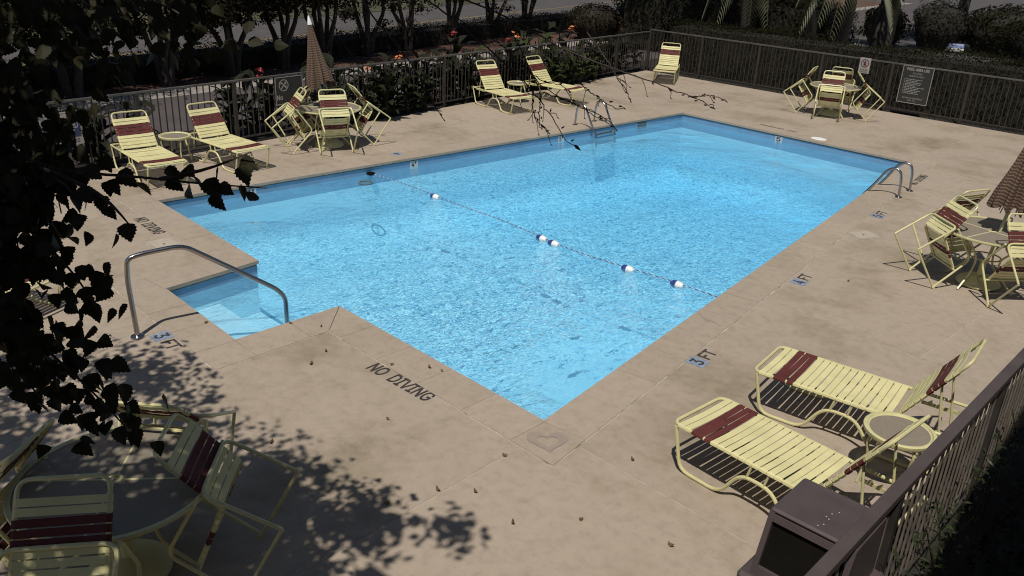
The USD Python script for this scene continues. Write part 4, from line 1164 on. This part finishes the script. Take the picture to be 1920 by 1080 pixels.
# vehicles in the parking lot
def car(label, x, y, rz, body_m, L=4.5, W=1.75, H=1.42, pickup=False):
    t = thing('parked_car', label, 'car', mat4((x, y, 0), rz))
    low = [(-L / 2, .35), (-L / 2, .80), (-L / 2 + .15, .88), (L / 2 - 1.2, .90), (L / 2 - .2, .78), (L / 2, .62), (L / 2, .35)]
    g = sg.Polygon(low)
    for cx in (-L / 2 + .85, L / 2 - .85): g = g.difference(sg.Point(cx, .32).buffer(.37))
    def prism_y(poly, y0, y1):
        v, f = extrude(poly, y0, y1); return v[:, [0, 2, 1]] * [1, 1, 1], f[:, ::-1]
    obj('body', prism_y(g, -W / 2, W / 2), body_m, t)
    cab = sg.Polygon([(-L / 2 + .35, .885), (-L / 2 + .95, H - .04), (.45, H - .04), (1.15, .885)]) if not pickup else sg.Polygon([(-.3, .885), (-.2, H - .04), (.85, H - .04), (1.35, .885)])
    obj('window', prism_y(cab, -W / 2 + .09, W / 2 - .09), m_carglass, t)
    xs = [p[0] for p in list(cab.exterior.coords)[1:3]] if True else None
    x0, x1 = min(xs), max(xs)
    obj('roof', box(x0, x1, -W / 2 + .08, W / 2 - .08, H - .045, H, .015), body_m, t)
    for cx in (-L / 2 + .85, L / 2 - .85):
        for s in (1, -1):
            v, f = lathe([(.001, -.1), (.30, -.1), (.32, -.08), (.32, .08), (.30, .1), (.001, .1)], 20)
            w = obj('wheel', xf(mat4((cx, s * (W / 2 - .12), .32), 0, 0, 1, math.pi / 2), (v, f)), m_tyre, t, smooth=40)
            v, f = lathe([(.001, -.105), (.17, -.105), (.18, -.09), (.18, .09), (.17, .105), (.001, .105)], 16)
            obj('rim', xf(mat4((cx, s * (W / 2 - .12), .32), 0, 0, 1, math.pi / 2), (v, f)), m_steel, w)
t = thing('storage_box', 'small pale blue box with white lower edge at the foot of the round bush', 'box', mat4((-4.75, 32.4, 0), .25))
obj('lid', box(-.30, .30, -.2, .2, .14, .30, .03), m_carblue, t)
obj('rim', box(-.32, .32, -.22, .22, .0, .138, .02), m_white, t)
car('dark pickup truck at the top right corner beyond the bushes', -3.2, 50.0, .15, m_carpaint, 5.2, 1.9, 1.8, True)

# ---------------------------------------------------------------- unseen building added so its eaves shade the foreground leaves and hedge
t = thing('added_building', 'unseen building added behind the viewpoint, roof cut to shade leaves and hedge', 'building')
obj('wall', box(1.9, 9.0, -7.2, -7.0, 0, 5.3), m_stucco, t)
obj('wall', box(5.4, 5.6, -6.98, 2.2, 0, 5.3), m_stucco, t)
obj('balcony', box(1.9, 5.38, -6.98, -5.05, 1.95, 2.12), m_stucco, t)
obj('roof', box(1.75, 9.0, -8.6, -5.0, 5.31, 5.5, .02), m_roof, t)
obj('roof', box(4.45, 9.0, -4.98, 2.6, 5.31, 5.5, .02), m_roof, t)

# ---------------------------------------------------------------- foreground tree
BR = {
    'spray': [[0.741, -4.356, 3.287], [1.062, -4.313, 3.088], [1.263, -4.253, 3.033], [1.444, -4.101, 3.031], [1.584, -3.96, 3.01], [1.727, -3.833, 3.006]],
    'spray_b': [[1.263, -4.253, 3.033], [1.416, -4.191, 2.985], [1.493, -4.179, 2.943], [1.515, -4.163, 2.904]],
    'spray_c': [[1.497, -4.047, 3.023], [1.609, -3.952, 3.059], [1.698, -3.86, 3.115]],
    'spray_d': [[1.193, -4.283, 3.043], [1.333, -4.243, 3.001], [1.401, -4.251, 2.953]],
    'mid': [[0.856, -4.424, 3.132], [1.143, -4.375, 2.917], [1.295, -4.329, 2.844], [1.405, -4.292, 2.746], [1.502, -4.287, 2.663]],
    'low': [[1.091, -4.541, 2.924], [1.346, -4.489, 2.718], [1.473, -4.446, 2.594], [1.611, -4.39, 2.486], [1.735, -4.362, 2.403]],
    'lowb': [[1.346, -4.489, 2.718], [1.447, -4.506, 2.607], [1.498, -4.508, 2.506], [1.523, -4.496, 2.468]],
    'up1': [[0.643, -4.258, 3.467], [0.891, -4.205, 3.327], [1.023, -4.201, 3.198], [1.148, -4.215, 3.106], [1.252, -4.246, 2.898]],
    'up2': [[0.482, -4.072, 3.653], [0.754, -3.959, 3.468], [0.86, -3.925, 3.37], [0.93, -3.935, 3.30]],
    'up3': [[0.326, -3.912, 3.738], [0.641, -3.709, 3.543], [0.841, -3.566, 3.426], [0.996, -3.519, 3.347]],
    'left1': [[0.947, -4.519, 3.082], [1.234, -4.458, 2.892], [1.357, -4.492, 2.689], [1.471, -4.534, 2.541]],
    'left2': [[0.718, -4.387, 3.383], [0.997, -4.309, 3.141], [1.149, -4.345, 2.929], [1.25, -4.385, 2.76]],
}
TW = {
    't1': [[2.738, -4.285, 3.699], [2.863, -4.223, 3.632], [3.001, -4.176, 3.535], [3.062, -4.194, 3.495], [3.098, -4.18, 3.453]],
    't2': [[2.863, -4.223, 3.632], [2.954, -4.178, 3.581], [3.016, -4.167, 3.526], [3.097, -4.141, 3.503], [3.145, -4.14, 3.483]],
    't3': [[3.016, -4.167, 3.526], [3.073, -4.154, 3.514], [3.128, -4.147, 3.496]],
    't4': [[3.001, -4.176, 3.535], [3.006, -4.18, 3.506], [3.03, -4.194, 3.481], [3.046, -4.186, 3.466]],
    't5': [[3.011, -4.171, 3.526], [3.018, -4.173, 3.494], [3.036, -4.192, 3.473]],
    't6': [[2.774, -4.247, 3.684], [2.914, -4.175, 3.644], [3.023, -4.124, 3.585], [3.109, -4.093, 3.568], [3.171, -4.06, 3.548], [3.221, -4.059, 3.537], [3.262, -4.063, 3.529], [3.268, -4.06, 3.528]],
    't7': [[3.221, -4.059, 3.537], [3.255, -4.063, 3.546], [3.283, -4.051, 3.54]],
    't8': [[3.023, -4.124, 3.585], [3.06, -4.132, 3.539], [3.107, -4.129, 3.525], [3.138, -4.112, 3.513]],
    't9': [[2.914, -4.175, 3.644], [2.967, -4.166, 3.59], [3.0, -4.176, 3.544], [3.056, -4.16, 3.542], [3.084, -4.172, 3.518]],
    't10': [[2.672, -4.298, 3.694], [2.741, -4.289, 3.623], [2.813, -4.284, 3.571], [2.859, -4.279, 3.516], [2.9, -4.28, 3.475]],
    't11': [[3.047, -4.102, 3.62], [3.102, -4.098, 3.568], [3.121, -4.091, 3.54], [3.145, -4.105, 3.524]],
    't12': [[2.629, -4.353, 3.692], [2.697, -4.344, 3.613], [2.733, -4.341, 3.574], [2.768, -4.338, 3.552]],
}
tree = thing('foreground_tree', 'dark leafy tree hanging into the left foreground with bare drooping twigs', 'tree')
TR = np.array([-1.5, -6.6, 0])
tp = np.array([TR + [0, 0, -.05], TR + [.05, .05, 1.6], TR + [.25, .3, 3.0], TR + [.5, .7, 4.4]])
obj('trunk', sweep(fillet(tp, .6, 5), np.linspace(.17, .09, len(fillet(tp, .6, 5))), 12), m_bark, tree, smooth=True)
for a, b in (((-1.25, -6.3, 3.0), (.45, -4.3, 3.62)), ((-1.1, -6.1, 3.7), (.3, -3.95, 3.85)), ((-1.3, -6.4, 2.6), (.75, -4.55, 3.15)), ((-1.0, -5.9, 4.3), (1.2, -4.4, 4.7)), ((-1.1, -6.0, 4.1), (-1.8, -4.2, 4.1)), ((-1.05, -5.95, 4.3), (.3, -6.0, 4.9))):
    a, b = np.array(a), np.array(b)
    pth = fillet([a, (a + b) / 2 + [0, 0, .18], b], .5, 5)
    obj('branch', sweep(pth, np.linspace(.045, .012, len(pth)), 7), m_bark, tree, smooth=True)


def leaf_shape(L, rng):
    """A serrated ovate leaf lying along +x, tip at L."""
    u = np.array([0, .08, .16, .20, .30, .34, .46, .50, .62, .66, .76, .80, .90, .93, 1.0])
    w = .43 * np.sin(np.pi * u ** .60) ** .95 * (1 - .28 * u)
    tooth = np.array([0, .02, .05, -.02, .05, -.025, .05, -.025, .045, -.025, .04, -.02, .025, -.01, 0])
    w = np.maximum(w + tooth, 0) * L
    x = u * L
    fold = .28 + .2 * rng.rand(); curl = .22 * rng.rand() * L
    zc = -curl * u ** 2
    n = len(u)
    V = np.vstack([np.c_[x, w, zc + fold * w * .5], np.c_[x, 0 * x, zc], np.c_[x, -w, zc + fold * w * .5]])
    F = [q for i in range(n - 1) for o in (0, n) for q in ((o + i, o + n + i, o + n + i + 1), (o + i, o + n + i + 1, o + i + 1))]
    return V, np.array(F)


def leaves_on(path, n, rng, spread, size=(.042, .070), droop=.8, start=.05):
    path = np.array(path); cum = np.r_[0, np.cumsum(np.linalg.norm(np.diff(path, axis=0), axis=1))]
    out = []
    for k in range(n):
        s = cum[-1] * (start + (1 - start) * (k + rng.rand()) / n)
        p = np.array([np.interp(s, cum, path[:, j]) for j in range(3)])
        i = min(np.searchsorted(cum, s), len(path) - 1); tdir = path[i] - path[i - 1]; tdir = tdir / np.linalg.norm(tdir)
        p = p + rng.normal(size=3) * spread
        d = tdir * .5 + rng.normal(size=3) * .55 + np.array([0, 0, -droop]); d /= np.linalg.norm(d)
        w = np.cross(d, .55 * rng.normal(size=3) + np.array([.65, -.55, .35])); w /= np.linalg.norm(w); nn = np.cross(d, w)
        L = size[0] + (size[1] - size[0]) * rng.rand()
        v, f = leaf_shape(L, rng)
        out.append((v @ np.stack([d, w, nn]) + p, f))
    return out


rng = np.random.RandomState(5)
all_leaves = []
for nm, pth in BR.items():
    fp = fillet(pth, .1, 3)
    obj('branch', sweep(fp, np.linspace(.007, .0022, len(fp)), 6), m_twig, tree, smooth=True)
    dense = nm in ('up1', 'left1', 'left2', 'mid', 'low')
    if nm.startswith('spray'):
        all_leaves += leaves_on(pth, {'spray': 30, 'spray_b': 6, 'spray_c': 7, 'spray_d': 8}[nm], rng, .012, (.05, .072), 1.0, .05)
    elif nm == 'lowb':
        all_leaves += leaves_on(pth, 26, rng, .03)
    elif nm in ('up2', 'up3'):
        all_leaves += leaves_on(pth, 190 if nm == 'up2' else 170, rng, .085)
    else:
        all_leaves += leaves_on(pth, {'up1': 200, 'left1': 190, 'left2': 240, 'mid': 140, 'low': 160}[nm], rng, np.array([.055, .055, .055]) if nm in ('mid', 'low') else np.array([.055, .055, .085]))
D = [np.linalg.norm(v.mean(0) - CAM) for v, f in all_leaves]
order = np.argsort(D)
for k in order[:300]:
    obj('leaf', all_leaves[k], m_leaf, tree)
obj('foliage', cat(*[all_leaves[k] for k in order[300:]]), m_leaf, tree, kind='stuff')
# the crown above and beside the frame, which throws the dappled shade
CR = []
for (cx, cy, cz), r, n in [((.85, -4.9, 4.75), (.55, .40, .28), 520), ((1.35, -5.0, 4.5), (.45, .35, .25), 380), ((.45, -4.55, 4.3), (.45, .35, .22), 300), ((.55, -5.75, 4.6), (.9, .55, .5), 1900), ((-.35, -5.5, 4.4), (.9, .7, .55), 1700), ((1.25, -4.35, 4.55), (.5, .45, .3), 330), ((.6, -4.75, 4.5), (.55, .5, .35), 420), ((-1.75, -4.1, 4.0), (.95, .55, .4), 700), ((-.75, -4.5, 4.3), (.7, .5, .4), 520),
                         ((-1.5, -5.6, 4.3), (1.1, .8, .6), 1500), ((.25, -4.25, 4.0), (.5, .4, .3), 330), ((1.75, -4.0, 4.65), (.33, .25, .16), 90), ((.9, -5.2, 4.35), (.6, .5, .4), 900), ((.35, -4.5, 4.75), (.8, .5, .3), 420), ((-2.6, -4.9, 4.2), (.9, .7, .5), 600)]:
    P, N = blob_points((cx, cy, cz), r, n, rng, .2)
    CR.append(leaf_cloud(P, N, .10, .66, rng, .2))
obj('crown', cat(*CR), m_leaf, tree, kind='stuff')
for nm, pth in TW.items():
    fp = fillet(pth, .05, 3)
    fp = np.array([fp[0] * (1 - u) + fp[-1] * u if False else np.array([np.interp(u, np.linspace(0, 1, len(fp)), fp[:, j]) for j in range(3)]) for u in np.linspace(0, 1, 34)])
    fp[1:-1] += np.cumsum(rng.normal(size=(32, 3)), 0) * .0006 + rng.normal(size=(32, 3)) * .0007
    tw = obj('twig', sweep(fp, np.linspace(.0015 if nm in ('t1', 't6', 't10') else .0010, .0006, len(fp)), 6), m_twig, tree, smooth=True)
    bud = lathe([(.0005, -.008), (.0045, -.002), (.0055, .004), (.003, .014), (.0005, .02)], 7)
    bs = []
    pa = np.array(pth)
    for k in range(1, len(pa)):
        for u in (.35, .8):
            p = pa[k - 1] * (1 - u) + pa[k] * u
            d = pa[k] - pa[k - 1]
            M = mat4(p, math.atan2(d[1], d[0]), math.pi / 2 + rng.normal() * .5, .26)
            bs.append(xf(M, bud))
    d = pa[-1] - pa[-2]
    bs.append(xf(mat4(pa[-1], math.atan2(d[1], d[0]), math.pi / 2 + .6, .5 if nm == 't1' else .2), bud))
    for k in range(3 if len(pth) > 3 else 1):
        i_ = rng.randint(10, 32); q = fp[i_]; dd = fp[i_] - fp[i_ - 3]; dd = dd / np.linalg.norm(dd) + .75 * rng.normal(size=3) + np.array([0, 0, -.35]); dd /= np.linalg.norm(dd)
        l_ = .010 + .022 * rng.rand()
        obj('side_shoot', sweep(np.array([q, q + dd * l_ * .5 + rng.normal(size=3) * .002, q + dd * l_ + np.array([0, 0, -.006])]), [.0007, .0006, .0004], 5), m_twig, tw)
        bs.append(xf(mat4(q + dd * l_ + np.array([0, 0, -.006]), math.atan2(dd[1], dd[0]), math.pi / 2 + .4, .17), bud))
    for bb in bs:
        obj('bud', bb, m_twig, tw)
